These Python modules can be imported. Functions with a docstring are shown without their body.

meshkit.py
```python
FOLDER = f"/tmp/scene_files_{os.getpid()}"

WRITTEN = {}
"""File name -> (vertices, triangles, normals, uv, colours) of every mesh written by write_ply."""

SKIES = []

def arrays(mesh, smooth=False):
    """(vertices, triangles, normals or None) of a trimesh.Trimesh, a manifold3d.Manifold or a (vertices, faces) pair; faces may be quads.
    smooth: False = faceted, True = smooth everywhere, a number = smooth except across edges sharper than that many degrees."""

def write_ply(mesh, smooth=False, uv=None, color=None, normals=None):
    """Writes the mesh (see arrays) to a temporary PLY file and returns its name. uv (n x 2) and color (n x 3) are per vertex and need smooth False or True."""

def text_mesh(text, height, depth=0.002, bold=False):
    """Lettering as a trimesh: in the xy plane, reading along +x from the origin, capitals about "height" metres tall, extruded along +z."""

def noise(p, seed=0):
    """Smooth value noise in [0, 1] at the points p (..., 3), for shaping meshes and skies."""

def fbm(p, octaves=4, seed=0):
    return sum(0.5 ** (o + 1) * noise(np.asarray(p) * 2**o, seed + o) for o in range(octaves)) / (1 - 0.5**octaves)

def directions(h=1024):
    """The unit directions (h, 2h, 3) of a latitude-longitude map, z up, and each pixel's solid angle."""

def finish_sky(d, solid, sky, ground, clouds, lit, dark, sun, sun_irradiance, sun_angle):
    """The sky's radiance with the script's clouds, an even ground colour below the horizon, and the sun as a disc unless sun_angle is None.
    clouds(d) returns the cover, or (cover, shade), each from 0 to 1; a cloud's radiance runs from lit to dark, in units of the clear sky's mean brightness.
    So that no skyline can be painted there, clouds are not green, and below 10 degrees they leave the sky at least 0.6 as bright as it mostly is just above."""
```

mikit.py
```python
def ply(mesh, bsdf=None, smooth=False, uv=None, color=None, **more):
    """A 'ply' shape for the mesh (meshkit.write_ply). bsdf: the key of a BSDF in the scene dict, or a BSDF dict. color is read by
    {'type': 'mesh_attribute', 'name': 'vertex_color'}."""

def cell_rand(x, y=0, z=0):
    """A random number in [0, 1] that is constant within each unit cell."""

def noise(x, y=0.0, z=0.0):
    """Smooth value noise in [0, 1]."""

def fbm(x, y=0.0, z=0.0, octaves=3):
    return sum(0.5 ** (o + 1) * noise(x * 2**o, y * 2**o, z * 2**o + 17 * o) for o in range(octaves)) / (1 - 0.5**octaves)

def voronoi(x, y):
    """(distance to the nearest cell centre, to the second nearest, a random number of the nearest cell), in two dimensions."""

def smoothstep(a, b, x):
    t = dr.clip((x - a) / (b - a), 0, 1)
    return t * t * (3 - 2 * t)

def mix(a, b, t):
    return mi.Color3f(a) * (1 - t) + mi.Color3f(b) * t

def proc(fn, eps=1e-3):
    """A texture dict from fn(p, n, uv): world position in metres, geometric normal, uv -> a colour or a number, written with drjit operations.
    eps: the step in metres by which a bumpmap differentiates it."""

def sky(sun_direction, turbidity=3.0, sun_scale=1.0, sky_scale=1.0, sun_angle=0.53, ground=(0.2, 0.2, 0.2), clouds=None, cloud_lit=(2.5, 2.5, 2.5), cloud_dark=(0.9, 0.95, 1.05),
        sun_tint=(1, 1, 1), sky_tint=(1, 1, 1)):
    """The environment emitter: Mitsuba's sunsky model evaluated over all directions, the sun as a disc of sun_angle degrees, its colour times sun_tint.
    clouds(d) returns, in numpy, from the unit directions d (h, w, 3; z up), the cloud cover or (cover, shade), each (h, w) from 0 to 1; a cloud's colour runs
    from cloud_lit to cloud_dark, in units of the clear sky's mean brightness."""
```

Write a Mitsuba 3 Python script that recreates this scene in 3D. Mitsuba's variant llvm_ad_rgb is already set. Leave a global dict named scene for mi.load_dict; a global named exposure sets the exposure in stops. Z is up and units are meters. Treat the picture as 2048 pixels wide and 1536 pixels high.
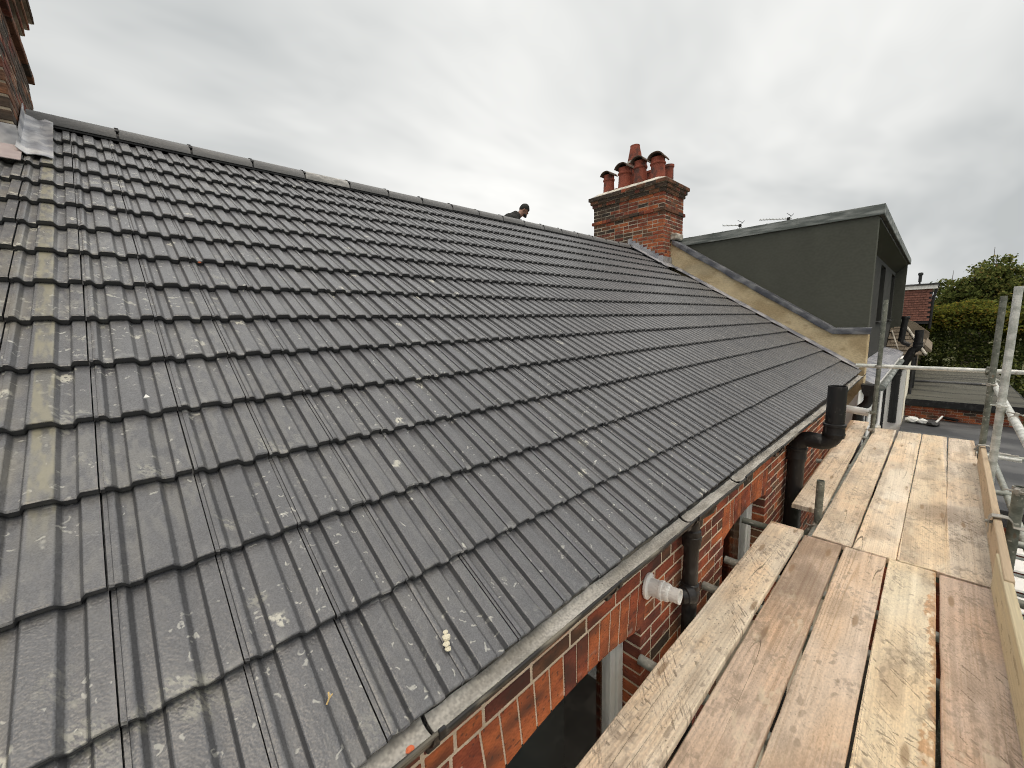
import math, random
import numpy as np
import trimesh, manifold3d
import mitsuba as mi
import drjit as dr
import mikit, meshkit
from mikit import proc, noise, fbm, voronoi, cell_rand, smoothstep, mix

T = mi.ScalarTransform4f
scene, labels = {}, {}
rnd = random.Random(7)

# ------------------------------------------------------------------ camera, sky, exposure
CAM = np.array([0.0912, -1.0038, 0.7304])
YAW, PITCH, ROLL, HFOV = math.radians(46.276), math.radians(8.333), math.radians(-1.642), 103.628
FWD = np.array([math.cos(YAW) * math.cos(PITCH), math.sin(YAW) * math.cos(PITCH), -math.sin(PITCH)])
_rt = np.array([math.sin(YAW), -math.cos(YAW), 0.0])
_up = np.cross(_rt, FWD)
RIGHT = math.cos(ROLL) * _rt + math.sin(ROLL) * _up
UP = -math.sin(ROLL) * _rt + math.cos(ROLL) * _up
scene['camera'] = {'type': 'perspective', 'fov': HFOV, 'fov_axis': 'x', 'near_clip': 0.02, 'far_clip': 2000.0,
                   'to_world': T().look_at(origin=CAM.tolist(), target=(CAM + FWD).tolist(), up=UP.tolist())}
exposure = 1.55


def cloud_cover(d):
    x, y, z = d[..., 0], d[..., 1], np.maximum(d[..., 2], 0)
    k = 1.0 / (z + 0.34)
    # an overcast deck seen in perspective, drawn out along one wind direction
    a, b = math.cos(-0.10), math.sin(-0.10)
    u, v = (x * a + y * b) * k, (-x * b + y * a) * k
    w = meshkit.fbm(np.stack([u * 1.1, v * 1.1, u * 0 + 3.1], -1), 3, seed=4)
    p = np.stack([u * 1.1 + 1.2 * w, v * 2.7 + 1.6 * w, u * 0 + 0.7], -1)
    n = meshkit.fbm(p, 5, seed=117)
    big = meshkit.fbm(np.stack([u * 0.9 + 0.4 * w, v * 1.6 + .4, u * 0 + 9.3], -1), 2, seed=116)
    t = np.clip((0.42 * n + 0.58 * big - 0.28) / 0.40, 0, 1)
    t = t * t * (3 - 2 * t)
    # overcast: the zenith is the brightest part, the horizon the dimmest and bluest
    up = np.clip((z - 0.64) / 0.30, 0, 1)
    fine = meshkit.fbm(np.stack([u * 3.4 + 2 * w, v * 6.0 + 2 * w, u * 0 + 5.5], -1), 4, seed=31)
    shade = np.clip(0.27 + 0.68 * (1 - t) + 0.46 * (fine - 0.5) + 0.34 * (1 - np.clip(z, 0, 1)) ** 3.0 - 0.05, 0, 1)
    shade = np.clip(0.188 + 0.802 * shade, 0, 1) * (1 - up)
    return np.ones_like(shade), shade


scene['sky'] = mikit.sky([-0.25, -0.35, 0.90], turbidity=3, sun_scale=0.30, sky_scale=1.0, sun_angle=40, ground=(0.12, 0.12, 0.11),
                         clouds=cloud_cover, cloud_lit=(5.08, 5.00, 4.80), cloud_dark=(1.96, 2.05, 2.07))

# ------------------------------------------------------------------ constants of the place
TH = 0.562311            # roof pitch
CT, ST = math.cos(TH), math.sin(TH)
GAUGE, TW = 0.30238, 0.2
WALL = -0.10             # outer face of the rear brick wall
RIDGE_Y = 3.735
RIDGE_Z = RIDGE_Y * ST / CT
DECK = -0.91             # top of the scaffold boards
GROUND = -5.5


def slope_pt(x, s, h=0.0):
    return np.array([x, s * CT - h * ST, s * ST + h * CT])


# ------------------------------------------------------------------ mesh helpers
class MB:
    def __init__(self):
        self.v, self.f, self.n = [], [], 0

    def add(self, v, f):
        v, f = np.asarray(v, float), np.asarray(f, int)
        if f.ndim == 2 and f.shape[1] == 4:
            f = np.vstack([f[:, [0, 1, 2]], f[:, [0, 2, 3]]])
        self.v.append(v)
        self.f.append(f + self.n)
        self.n += len(v)
        return self

    def mesh(self):
        return (np.vstack(self.v), np.vstack(self.f))

    def box(self, x0, x1, y0, y1, z0, z1, M=None):
        v = np.array([[x, y, z] for x in (x0, x1) for y in (y0, y1) for z in (z0, z1)], float)
        f = [[0, 1, 3, 2], [4, 6, 7, 5], [0, 4, 5, 1], [2, 3, 7, 6], [0, 2, 6, 4], [1, 5, 7, 3]]
        if M is not None:
            v = v @ np.asarray(M)[:3, :3].T + np.asarray(M)[:3, 3]
        return self.add(v, f)

    def cbox(self, x0, x1, y0, y1, z0, z1, c=0.004, M=None):
        """box with chamfered edges"""
        P, idx = [], {}
        lo, hi = (x0, y0, z0), (x1, y1, z1)
        c = min(c, *(0.45 * (hi[i] - lo[i]) for i in range(3)))
        for sx in (0, 1):
            for sy in (0, 1):
                for sz in (0, 1):
                    s = (sx, sy, sz)
                    for ax in range(3):
                        q = [(lo[i] + c if s[i] == 0 else hi[i] - c) if i != ax else (lo[i] if s[i] == 0 else hi[i]) for i in range(3)]
                        idx[s, ax] = len(P)
                        P.append(q)
        F = []
        for ax in range(3):
            b, d = [i for i in range(3) if i != ax]
            for s in (0, 1):
                ring = []
                for (p, q) in ((0, 0), (1, 0), (1, 1), (0, 1)):
                    k = [0, 0, 0]
                    k[ax], k[b], k[d] = s, p, q
                    ring.append(idx[tuple(k), ax])
                F += [[ring[0], ring[1], ring[2]], [ring[0], ring[2], ring[3]]]
            for p in (0, 1):
                for q in (0, 1):
                    k0, k1 = [0, 0, 0], [0, 0, 0]
                    k0[ax], k1[ax] = 0, 1
                    k0[b] = k1[b] = p
                    k0[d] = k1[d] = q
                    k0, k1 = tuple(k0), tuple(k1)
                    F += [[idx[k0, b], idx[k1, b], idx[k1, d]], [idx[k0, b], idx[k1, d], idx[k0, d]]]
        for sx in (0, 1):
            for sy in (0, 1):
                for sz in (0, 1):
                    s = (sx, sy, sz)
                    F.append([idx[s, 0], idx[s, 1], idx[s, 2]])
        P, F = np.array(P, float), np.array(F)
        ctr = (np.array(lo) + np.array(hi)) / 2
        nrm = np.cross(P[F[:, 1]] - P[F[:, 0]], P[F[:, 2]] - P[F[:, 0]])
        out = ((P[F].mean(1) - ctr) * nrm).sum(1) < 0
        F[out] = F[out][:, ::-1]
        if M is not None:
            P = P @ np.asarray(M)[:3, :3].T + np.asarray(M)[:3, 3]
        return self.add(P, F)

    def tube(self, pts, r, n=16, caps=True, inner=None):
        """round tube along a polyline; r one radius or one per point; inner: hollow with that inner radius"""
        pts = np.asarray(pts, float)
        rr = np.full(len(pts), r, float) if np.isscalar(r) else np.asarray(r, float)
        d = np.gradient(pts, axis=0)
        d /= np.linalg.norm(d, axis=1, keepdims=True)
        ref = np.array([0, 0, 1.0]) if abs(d[0][2]) < 0.9 else np.array([1.0, 0, 0])
        rings, a = [], np.arange(n) * 2 * np.pi / n
        for i in range(len(pts)):
            x = np.cross(d[i], ref)
            x /= np.linalg.norm(x)
            y = np.cross(x, d[i])
            ref = y
            rings.append(np.cos(a)[:, None] * x + np.sin(a)[:, None] * y)
        V = [pts[i] + rings[i] * rr[i] for i in range(len(pts))]
        F = []
        j = np.arange(n)
        for i in range(len(pts) - 1):
            F.append(np.stack([i * n + j, (i + 1) * n + j, (i + 1) * n + (j + 1) % n, i * n + (j + 1) % n], 1))
        base = len(pts) * n
        if inner:
            for i in (0, len(pts) - 1):
                V.append(pts[i] + rings[i] * inner)
            L = (len(pts) - 1) * n
            F.append(np.stack([j, (j + 1) % n, base + (j + 1) % n, base + j], 1))
            F.append(np.stack([L + j, base + n + j, base + n + (j + 1) % n, L + (j + 1) % n], 1))
            F.append(np.stack([base + j, base + (j + 1) % n, base + n + (j + 1) % n, base + n + j], 1))
        elif caps:
            V += [pts[:1], pts[-1:]]
            L = (len(pts) - 1) * n
            F.append(np.stack([j, (j + 1) % n, 0 * j + base, 0 * j + base], 1))
            F.append(np.stack([L + j, 0 * j + base + 1, 0 * j + base + 1, L + (j + 1) % n], 1))
        return self.add(np.vstack(V), np.vstack(F))

    def lathe(self, prof, at, n=20, M=None):
        prof = np.asarray(prof, float)
        a = np.arange(n) * 2 * np.pi / n
        V = np.concatenate([np.stack([r * np.cos(a), r * np.sin(a), 0 * a + z], 1) for r, z in prof])
        j = np.arange(n)
        F = np.vstack([np.stack([i * n + j, i * n + (j + 1) % n, (i + 1) * n + (j + 1) % n, (i + 1) * n + j], 1) for i in range(len(prof) - 1)])
        if M is not None:
            V = V @ np.asarray(M)[:3, :3].T
        return self.add(V + np.asarray(at), F)

    def prism(self, poly, lo, hi, axis=0):
        """a simple polygon (list of 2-D points, in the two other axes in order) extruded along an axis"""
        from shapely.geometry import Polygon
        m = trimesh.creation.extrude_polygon(Polygon(poly), hi - lo, engine='earcut')
        v = np.array(m.vertices)
        o = [i for i in range(3) if i != axis]
        V = np.zeros_like(v)
        V[:, o[0]], V[:, o[1]], V[:, axis] = v[:, 0], v[:, 1], v[:, 2] + lo
        f = np.array(m.faces)
        if axis == 1:
            f = f[:, ::-1]
        return self.add(V, f)

    def sheet(self, P):
        """closed thin sheet from a grid of points (a, b, 3), 4 mm thick along its mean normal"""
        P = np.asarray(P, float)
        a, b = P.shape[:2]
        n = np.cross(P[-1, 0] - P[0, 0], P[0, -1] - P[0, 0])
        n = n / np.linalg.norm(n) * 0.004
        top, bot = P.reshape(-1, 3), P.reshape(-1, 3) - n
        I = np.arange(a * b).reshape(a, b)
        q = np.stack([I[:-1, :-1], I[1:, :-1], I[1:, 1:], I[:-1, 1:]], -1).reshape(-1, 4)
        rim = np.concatenate([I[0, :], I[1:, -1], I[-1, -2::-1], I[-2:0:-1, 0]])
        r2 = np.roll(rim, -1)
        F = np.vstack([q, q[:, ::-1] + a * b, np.stack([rim, r2, r2 + a * b, rim + a * b], 1)])
        return self.add(np.vstack([top, bot]), F)


def num(base):
    if not any(k == base or k.startswith(base + '__') for k in scene):
        return base
    i = 1
    while any(k == f'{base}_{i:03d}' or k.startswith(f'{base}_{i:03d}__') for k in scene):
        i += 1
    return f'{base}_{i:03d}'


COUNT = {}


def piece(base):
    """fast numbering for pieces"""
    i = COUNT.get(base, 0)
    COUNT[base] = i + 1
    return base if i == 0 else f'{base}_{i:03d}'


def put(key, m, bsdf, smooth=False, **kw):
    scene[key] = mikit.ply(m.mesh() if isinstance(m, MB) else m, bsdf, smooth=smooth, **kw)
    return key


def tag(key, label=None, category=None, group=None, kind=None):
    labels[key] = {k: v for k, v in dict(label=label, category=category, group=group, kind=kind).items() if v}


def in_frame(p, margin=0.08):
    d = np.asarray(p) - CAM
    z = d @ FWD
    if z < 0.05:
        return False
    t = math.tan(math.radians(HFOV / 2))
    return abs(d @ RIGHT) / z < t * (1 + margin) and abs(d @ UP) / z < t * 0.75 * (1 + margin)


# ------------------------------------------------------------------ materials
def mat(key, colour, rough=0.7, bump=None, bump_scale=0.001, eps=1e-3, two=True, **kw):
    b = {'type': 'principled', 'base_color': colour if isinstance(colour, dict) else {'type': 'rgb', 'value': list(colour)},
         'roughness': rough, 'specular': 0.75 if key == 'tile_paint' else 0.02 if key in ('ground_soil', 'stone_paving') else 0.4, **kw}
    if bump is not None:
        b = {'type': 'bumpmap', 'nested': {**proc(bump, eps)}, 'scale': bump_scale, 'bsdf': b}
    if two:
        b = {'type': 'twosided', 'bsdf': b}
    scene[key] = b


def tile_colour(p, n, uv):
    s = p.y * CT + p.z * ST
    u, v = p.x / TW, s / GAUGE + 0.02
    cu, cv = dr.floor(u), dr.floor(v)
    r = cell_rand(cu, cv, 3)
    fv = v - cv                                  # 0 at the nose of the tile, 1 under the next
    grain = noise(p.x * 420, s * 420, 1.0)
    mid = fbm(p.x * 9, s * 9, 4.0)
    c = mix((0.078, 0.080, 0.087), (0.108, 0.110, 0.117), 0.50 * r + 0.50 * mid)
    c = c * (0.90 + 0.20 * fbm(p.x * 55, s * 40, 14.0))
    c = c * (0.76 + 0.48 * grain)
    # cement bloom on the noses and scattered chalky scuffs
    near_nose = dr.exp(-fv * 16)
    bl = smoothstep(0.62, 0.80, fbm(p.x * 22, s * 22, 8.0)) * near_nose
    sm = smoothstep(0.60, 0.85, fbm(p.x * 3.1, s * 2.0, 15.0)) * smoothstep(0.45, 0.8, noise(p.x * 60, s * 25, 2.0))
    c = mix(c, (0.34, 0.34, 0.33), 0.60 * bl + 0.10 * sm)
    # scratches and splashes: short pale strokes lying across the slope
    q1, q2 = p.x * 0.8 + s * 0.6, -p.x * 0.6 + s * 0.8
    sc = smoothstep(0.80, 0.90, noise(q1 * 60 + 6 * noise(p.x * 9, s * 9), q2 * 190, 3.0)) * smoothstep(0.58, 0.76, fbm(p.x * 5, s * 5, 61.0))
    c = mix(c, (0.36, 0.36, 0.35), 0.10 * sc)
    # small splashes of mortar and droppings
    a, b, w = voronoi(p.x * 11 + 0.9 * noise(p.x * 30, s * 30), s * 11 + 0.9 * noise(p.x * 30, s * 30, 7.0))
    dot = smoothstep(0.13, 0.05, a + 0.10 * noise(p.x * 90, s * 90, 3.0)) * dr.select(w > 0.70, 1.0, 0.0)
    a2, b2, w2 = voronoi(p.x * 34 + 0.8 * noise(p.x * 90, s * 90), s * 34 + 0.8 * noise(p.x * 90, s * 90, 5.0))
    fine = smoothstep(0.20, 0.07, a2) * dr.select(w2 > 0.78, 1.0, 0.0)
    c = mix(c, (0.46, 0.46, 0.42), 0.80 * dot * smoothstep(0.35, 0.6, noise(p.x * 1.7, s * 1.7, 5.0)) + 0.60 * fine * smoothstep(0.42, 0.60, fbm(p.x * 2.6, s * 3.4, 71.0)))
    # ragged pale splats
    wx, ws = p.x + 0.035 * (fbm(p.x * 38, s * 38, 2.0) - 0.5), s + 0.055 * (fbm(p.x * 38, s * 30, 6.0) - 0.5)
    a3, b3, w3 = voronoi(wx * 3.4 + 0.3, ws * 3.0)
    spl = smoothstep(0.085, 0.040, a3) * dr.select(w3 > 0.62, 1.0, 0.0) * smoothstep(0.30, 0.62, fbm(p.x * 150, s * 110, 4.0))
    c = mix(c, (0.50, 0.49, 0.42), 0.80 * spl * smoothstep(4.5, 1.5, p.x))
    # lichen: strongest on the old left-hand columns
    left = smoothstep(1.5, -0.3, p.x)
    w1, w2 = fbm(p.x * 30, s * 30, 3.0) - 0.5, fbm(p.x * 30, s * 30, 9.0) - 0.5
    li = smoothstep(0.70, 0.86, fbm((p.x + 0.05 * w1) * 10 + s * 3, (s + 0.05 * w2) * 8, 31.0)) * smoothstep(0.36, 0.64, fbm(p.x * 210 + s * 90, s * 130, 6.0))
    c = mix(c, (0.40, 0.395, 0.325), 0.50 * li * left)
    fk = smoothstep(0.70, 0.84, fbm(p.x * 42 + s * 18, s * 30, 51.0)) * smoothstep(0.40, 0.62, fbm(p.x * 2.2, s * 2.2, 55.0))
    c = mix(c, (0.44, 0.44, 0.38), 0.60 * fk * left)
    st = smoothstep(0.36, 0.66, fbm(p.x * 60, s * 22, 37.0)) * smoothstep(0.42, 0.66, fbm(p.x * 3, s * 3, 41.0))
    c = mix(c, (0.32, 0.31, 0.27), 0.20 * st * left)
    strip = smoothstep(-0.130, -0.124, p.x) * smoothstep(-0.078, -0.084, p.x) * smoothstep(0.4, 0.7, s)
    c = mix(c, (0.27, 0.25, 0.165), strip * (0.16 + 0.46 * smoothstep(0.3, 0.7, fbm(p.x * 60, s * 18, 9.0))))
    oldl = smoothstep(-0.135, -0.16, p.x)
    c = mix(c, (0.22, 0.20, 0.15), oldl * 0.35 * smoothstep(0.3, 0.7, fbm(p.x * 16, s * 9, 12.0)))
    # tile noses are near-black; steep rib sides get shade painted in by tilt
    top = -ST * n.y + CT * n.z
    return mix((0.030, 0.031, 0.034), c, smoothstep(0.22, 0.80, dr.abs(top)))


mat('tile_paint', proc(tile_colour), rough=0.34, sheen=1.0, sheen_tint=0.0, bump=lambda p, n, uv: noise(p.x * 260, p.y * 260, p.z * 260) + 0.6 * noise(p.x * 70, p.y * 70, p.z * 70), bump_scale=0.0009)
mat('ridge_paint', proc(lambda p, n, uv: mix((0.13, 0.132, 0.136), (0.185, 0.187, 0.188), fbm(p.x * 8, p.y * 30, p.z * 30)) * (0.85 + 0.3 * noise(p.x * 200, p.y * 200, p.z * 200))), rough=0.6)
mat('ridge_pale', proc(lambda p, n, uv: mix((0.24, 0.24, 0.235), (0.44, 0.435, 0.42), smoothstep(0.3, 0.7, fbm(p.x * 14, p.y * 30, p.z * 30)))), rough=0.8)
mat('black_plastic', proc(lambda p, n, uv: mix((0.012, 0.012, 0.013), (0.035, 0.035, 0.036), smoothstep(0.5, 0.8, fbm(p.x * 25, p.y * 25, p.z * 12)))), rough=0.38)
mat('cast_iron', proc(lambda p, n, uv: mix((0.012, 0.012, 0.013), (0.085, 0.083, 0.080), smoothstep(0.62, 0.86, fbm(p.x * 30, p.y * 30, p.z * 10)) * 0.6 + 0.4 * smoothstep(0.86, 0.93, noise(p.x * 70, p.y * 70, p.z * 50)))), rough=0.45,
    bump=lambda p, n, uv: noise(p.x * 80, p.y * 80, p.z * 80), bump_scale=0.0008)
mat('chimney_mortar', proc(lambda p, n, uv: mix((0.20, 0.165, 0.125), (0.52, 0.45, 0.35), smoothstep(0.3, 0.7, fbm(p.x * 7, p.y * 7, p.z * 7)))), rough=0.95)
mat('mortar', proc(lambda p, n, uv: mix((0.46, 0.385, 0.29), (0.66, 0.58, 0.46), fbm(p.x * 18, p.y * 18, p.z * 18)) * (0.8 + 0.4 * noise(p.x * 150, p.y * 150, p.z * 150))), rough=0.95)


def brick_fn(a, b, dark, k):
    def fn(p, n, uv):
        f = fbm(p.x * 9 + k, p.y * 9, p.z * 16)
        g = noise(p.x * 120, p.y * 120, p.z * 160)
        c = mix(a, b, smoothstep(0.3, 0.7, f)) * (0.78 + 0.44 * g)
        soot = smoothstep(0.46, 0.72, fbm(p.x * 5, p.y * 5, p.z * 7 + k)) * 0.80
        pits = smoothstep(0.80, 0.90, noise(p.x * 70 + k, p.y * 70, p.z * 70)) * 0.6
        lime = smoothstep(0.66, 0.80, fbm(p.x * 14, p.y * 14, p.z * 22 + 3 * k)) * 0.22
        return mix(mix(mix(c, dark, soot), (0.05, 0.04, 0.035), pits), (0.55, 0.48, 0.40), lime)
    return fn


BRICKS = ['brick_orange', 'brick_red', 'brick_deep', 'brick_brown', 'brick_sooty']
for q, (key, a, b, d_) in enumerate((('brick_orange', (0.43, 0.128, 0.048), (0.30, 0.085, 0.037), (0.10, 0.045, 0.030)),
                                     ('brick_red', (0.32, 0.083, 0.039), (0.21, 0.055, 0.031), (0.08, 0.037, 0.027)),
                                     ('brick_deep', (0.19, 0.055, 0.034), (0.12, 0.038, 0.027), (0.06, 0.030, 0.024)),
                                     ('brick_brown', (0.20, 0.090, 0.048), (0.13, 0.060, 0.036), (0.055, 0.038, 0.028)),
                                     ('brick_sooty', (0.085, 0.055, 0.038), (0.050, 0.038, 0.030), (0.030, 0.027, 0.024)))):
    mat(key, proc(brick_fn(a, b, d_, 2.3 * q)), rough=0.9, bump=lambda p, n, uv: noise(p.x * 110, p.y * 110, p.z * 110) + noise(p.x * 45, p.y * 45, p.z * 45), bump_scale=0.002)


def deck_colour(p, n, uv):
    x, y = p.x, p.y
    far = x > 3.68
    i = dr.select(far, dr.floor((-0.262 - y) / 0.2372) + 6, dr.floor((-0.206 - y) / 0.2365))
    tint = mi.Color3f(0.60, 0.47, 0.315)
    for k, c in enumerate(((0.72, 0.645, 0.520), (0.535, 0.415, 0.315), (0.585, 0.475, 0.370), (0.665, 0.585, 0.435), (0.500, 0.385, 0.300), (0.4, 0.3, 0.2),
                           (0.635, 0.550, 0.435), (0.635, 0.555, 0.445), (0.665, 0.590, 0.475), (0.640, 0.540, 0.400), (0.600, 0.520, 0.420), (0.5, 0.4, 0.3))):
        tint = dr.select(i == k, mi.Color3f(*c), tint)
    o = i * 7.31
    wob = 0.030 * (fbm(x * 0.9 + o, y * 5, 2.0) - 0.5)
    yy = y + wob
    rings = noise(x * 0.35 + o, yy * 95, 3.0)
    g2 = noise(x * 3.0, yy * 330, o)
    c = tint * (0.84 + 0.22 * rings + 0.13 * g2)
    yc = y - (-0.33 - 0.2365 * i) + 0.05 * (cell_rand(i, 3.0, 1.0) - 0.5)
    hyp = dr.sqrt(dr.square(yc) + dr.square(0.030 + 0.055 * fbm(x * 0.55 + o, 1.0, 7.0)))
    cath = 0.5 + 0.5 * dr.sin(hyp * 560 + 5.0 * fbm(x * 0.9 + o, yc * 6, 3.0))
    c = mix(c, c * mi.Color3f(0.72, 0.64, 0.56), dr.select(i == 2, 0.75, 0.36) * smoothstep(0.62, 1.0, cath) * smoothstep(0.30, 0.60, fbm(x * 1.1 + o, y * 4, 45.0)))
    big = fbm(x * 1.5 + o, y * 6, 5.0)
    c = mix(c, c * mi.Color3f(1.03, 0.94, 0.86), smoothstep(0.45, 0.8, big) * 0.65)
    warm = smoothstep(0.46, 0.66, fbm(x * 2.2 + o + 9, y * 4.5, 6.0))
    c = mix(c, c * mi.Color3f(1.08, 0.96, 0.82), 0.45 * warm)
    pale = smoothstep(0.50, 0.70, fbm(x * 2.7 + o + 21, y * 5.5, 8.0))
    c = mix(c, c * mi.Color3f(1.10, 1.14, 1.20), 0.60 * pale)
    grime = smoothstep(0.50, 0.78, fbm(x * 2.6 + o, y * 8, 21.0))
    c = mix(c, (0.25, 0.19, 0.14), 0.42 * grime)
    # the dark damp end of the second board and the trodden patch on the far run
    e = dr.select(i == 1, 1.0, 0.0) * smoothstep(1.9, 3.4, x + 0.9 * (fbm(x * 3, y * 9, 1.0) - 0.5))
    c = mix(c, (0.20, 0.145, 0.105), 0.62 * e * (0.35 + 0.65 * smoothstep(0.30, 0.62, fbm(x * 7, y * 9, 44.0))))
    tp = smoothstep(0.36, 0.10, dr.sqrt(dr.square((x - 4.75) * 0.9) + dr.square((y + 1.16) * 1.6)) + 0.30 * (fbm(x * 5, y * 7, 52.0) - 0.5))
    c = mix(c, (0.23, 0.175, 0.135), 0.62 * tp)
    # a band of orange where the pale coat has peeled along the edge of the fourth board
    jag = 0.062 * fbm(x * 6, 4.0, 71.0) * smoothstep(0.25, 0.6, noise(x * 2.3, 1.0, 9.0)) + 0.014 * noise(x * 75 + 60 * y, 0.0, 3.0)
    peel = dr.select(i == 3, 1.0, 0.0) * smoothstep(0.004, -0.004, (y + 1.155) - jag) * smoothstep(0.30, 0.42, noise(x * 1.1 + 0.4, 2.0, 0.0))
    c = mix(c, mi.Color3f(0.45, 0.235, 0.105) * (0.8 + 0.4 * rings), 0.70 * peel * smoothstep(0.25, 0.5, fbm(x * 30, y * 60, 13.0)))
    # shakes running with the grain, slanting saw and boot marks, specks, knots
    sh = dr.abs(noise(x * 0.55 + o, yy * 21, 61.0) - 0.5)
    crack = smoothstep(0.014, 0.004, sh) * smoothstep(0.58, 0.68, noise(x * 0.9 + o, y * 9, 63.0))
    sx, sy = x * 0.78 + y * 0.62, -x * 0.62 + y * 0.78
    m1 = smoothstep(0.76, 0.86, noise(sx * 16, sy * 150, o)) * smoothstep(0.46, 0.62, noise(x * 3.3, y * 7, 8.0))
    m2 = smoothstep(0.82, 0.90, noise((x * 0.2 + y) * 26, (x - 0.2 * y) * 120, o + 5.0)) * smoothstep(0.40, 0.6, noise(x * 2.1 + 4, y * 5, 18.0))
    a, b, w = voronoi(x * 26, y * 44)
    sp = smoothstep(0.24, 0.08, a + 0.12 * noise(x * 150, y * 150)) * dr.select(w > 0.55, 1.0, 0.0) * smoothstep(0.30, 0.60, fbm(x * 3, y * 5, 7.0)) * (0.35 + 0.65 * dr.select(i == 0, 1.0, 0.3))
    ka, kb, kw = voronoi(x * 1.9 + o, y * 9)
    knot = smoothstep(0.16, 0.07, ka) * dr.select(kw > 0.80, 1.0, 0.0)
    fuzz = smoothstep(0.55, 0.8, noise(x * 45, y * 160, o)) * smoothstep(0.45, 0.7, fbm(x * 4, y * 12, 81.0))
    # latewood lines, fine hatching, dirt in the grain
    lw = smoothstep(0.60, 0.80, noise(x * 0.7 + o, yy * 160, 33.0)) * smoothstep(0.35, 0.65, fbm(x * 1.3 + o, y * 9, 35.0))
    c = mix(c, c * mi.Color3f(0.66, 0.58, 0.50), 0.34 * lw)
    ht = smoothstep(0.62, 0.80, noise(sx * 30, sy * 260, o + 2.0)) * smoothstep(0.44, 0.66, fbm(x * 5, y * 11, 28.0))
    smoothb = dr.select((i == 1) | (i == 2), 0.35, 1.0)
    c = mix(c, (0.20, 0.145, 0.10), 0.45 * ht * smoothb)
    c = c * (0.88 + 0.24 * noise(x * 120, y * 260, 2.0))
    c = mix(c, (0.13, 0.095, 0.065), 0.85 * crack + 0.62 * m1 * (1 - crack) * smoothb)
    c = mix(c, (0.12, 0.09, 0.065), 0.60 * m2)
    c = mix(c, (0.17, 0.125, 0.08), 0.75 * sp + 0.30 * fuzz)
    ba, bb, bw = voronoi(x * 9 + 1.5 * fbm(x * 14, y * 14), y * 14)
    blot = smoothstep(0.22, 0.10, ba) * dr.select(bw > 0.72, 1.0, 0.0)
    c = mix(c, (0.27, 0.21, 0.155), 0.55 * blot)
    c = mix(c, (0.24, 0.155, 0.085), 0.7 * knot)
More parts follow.
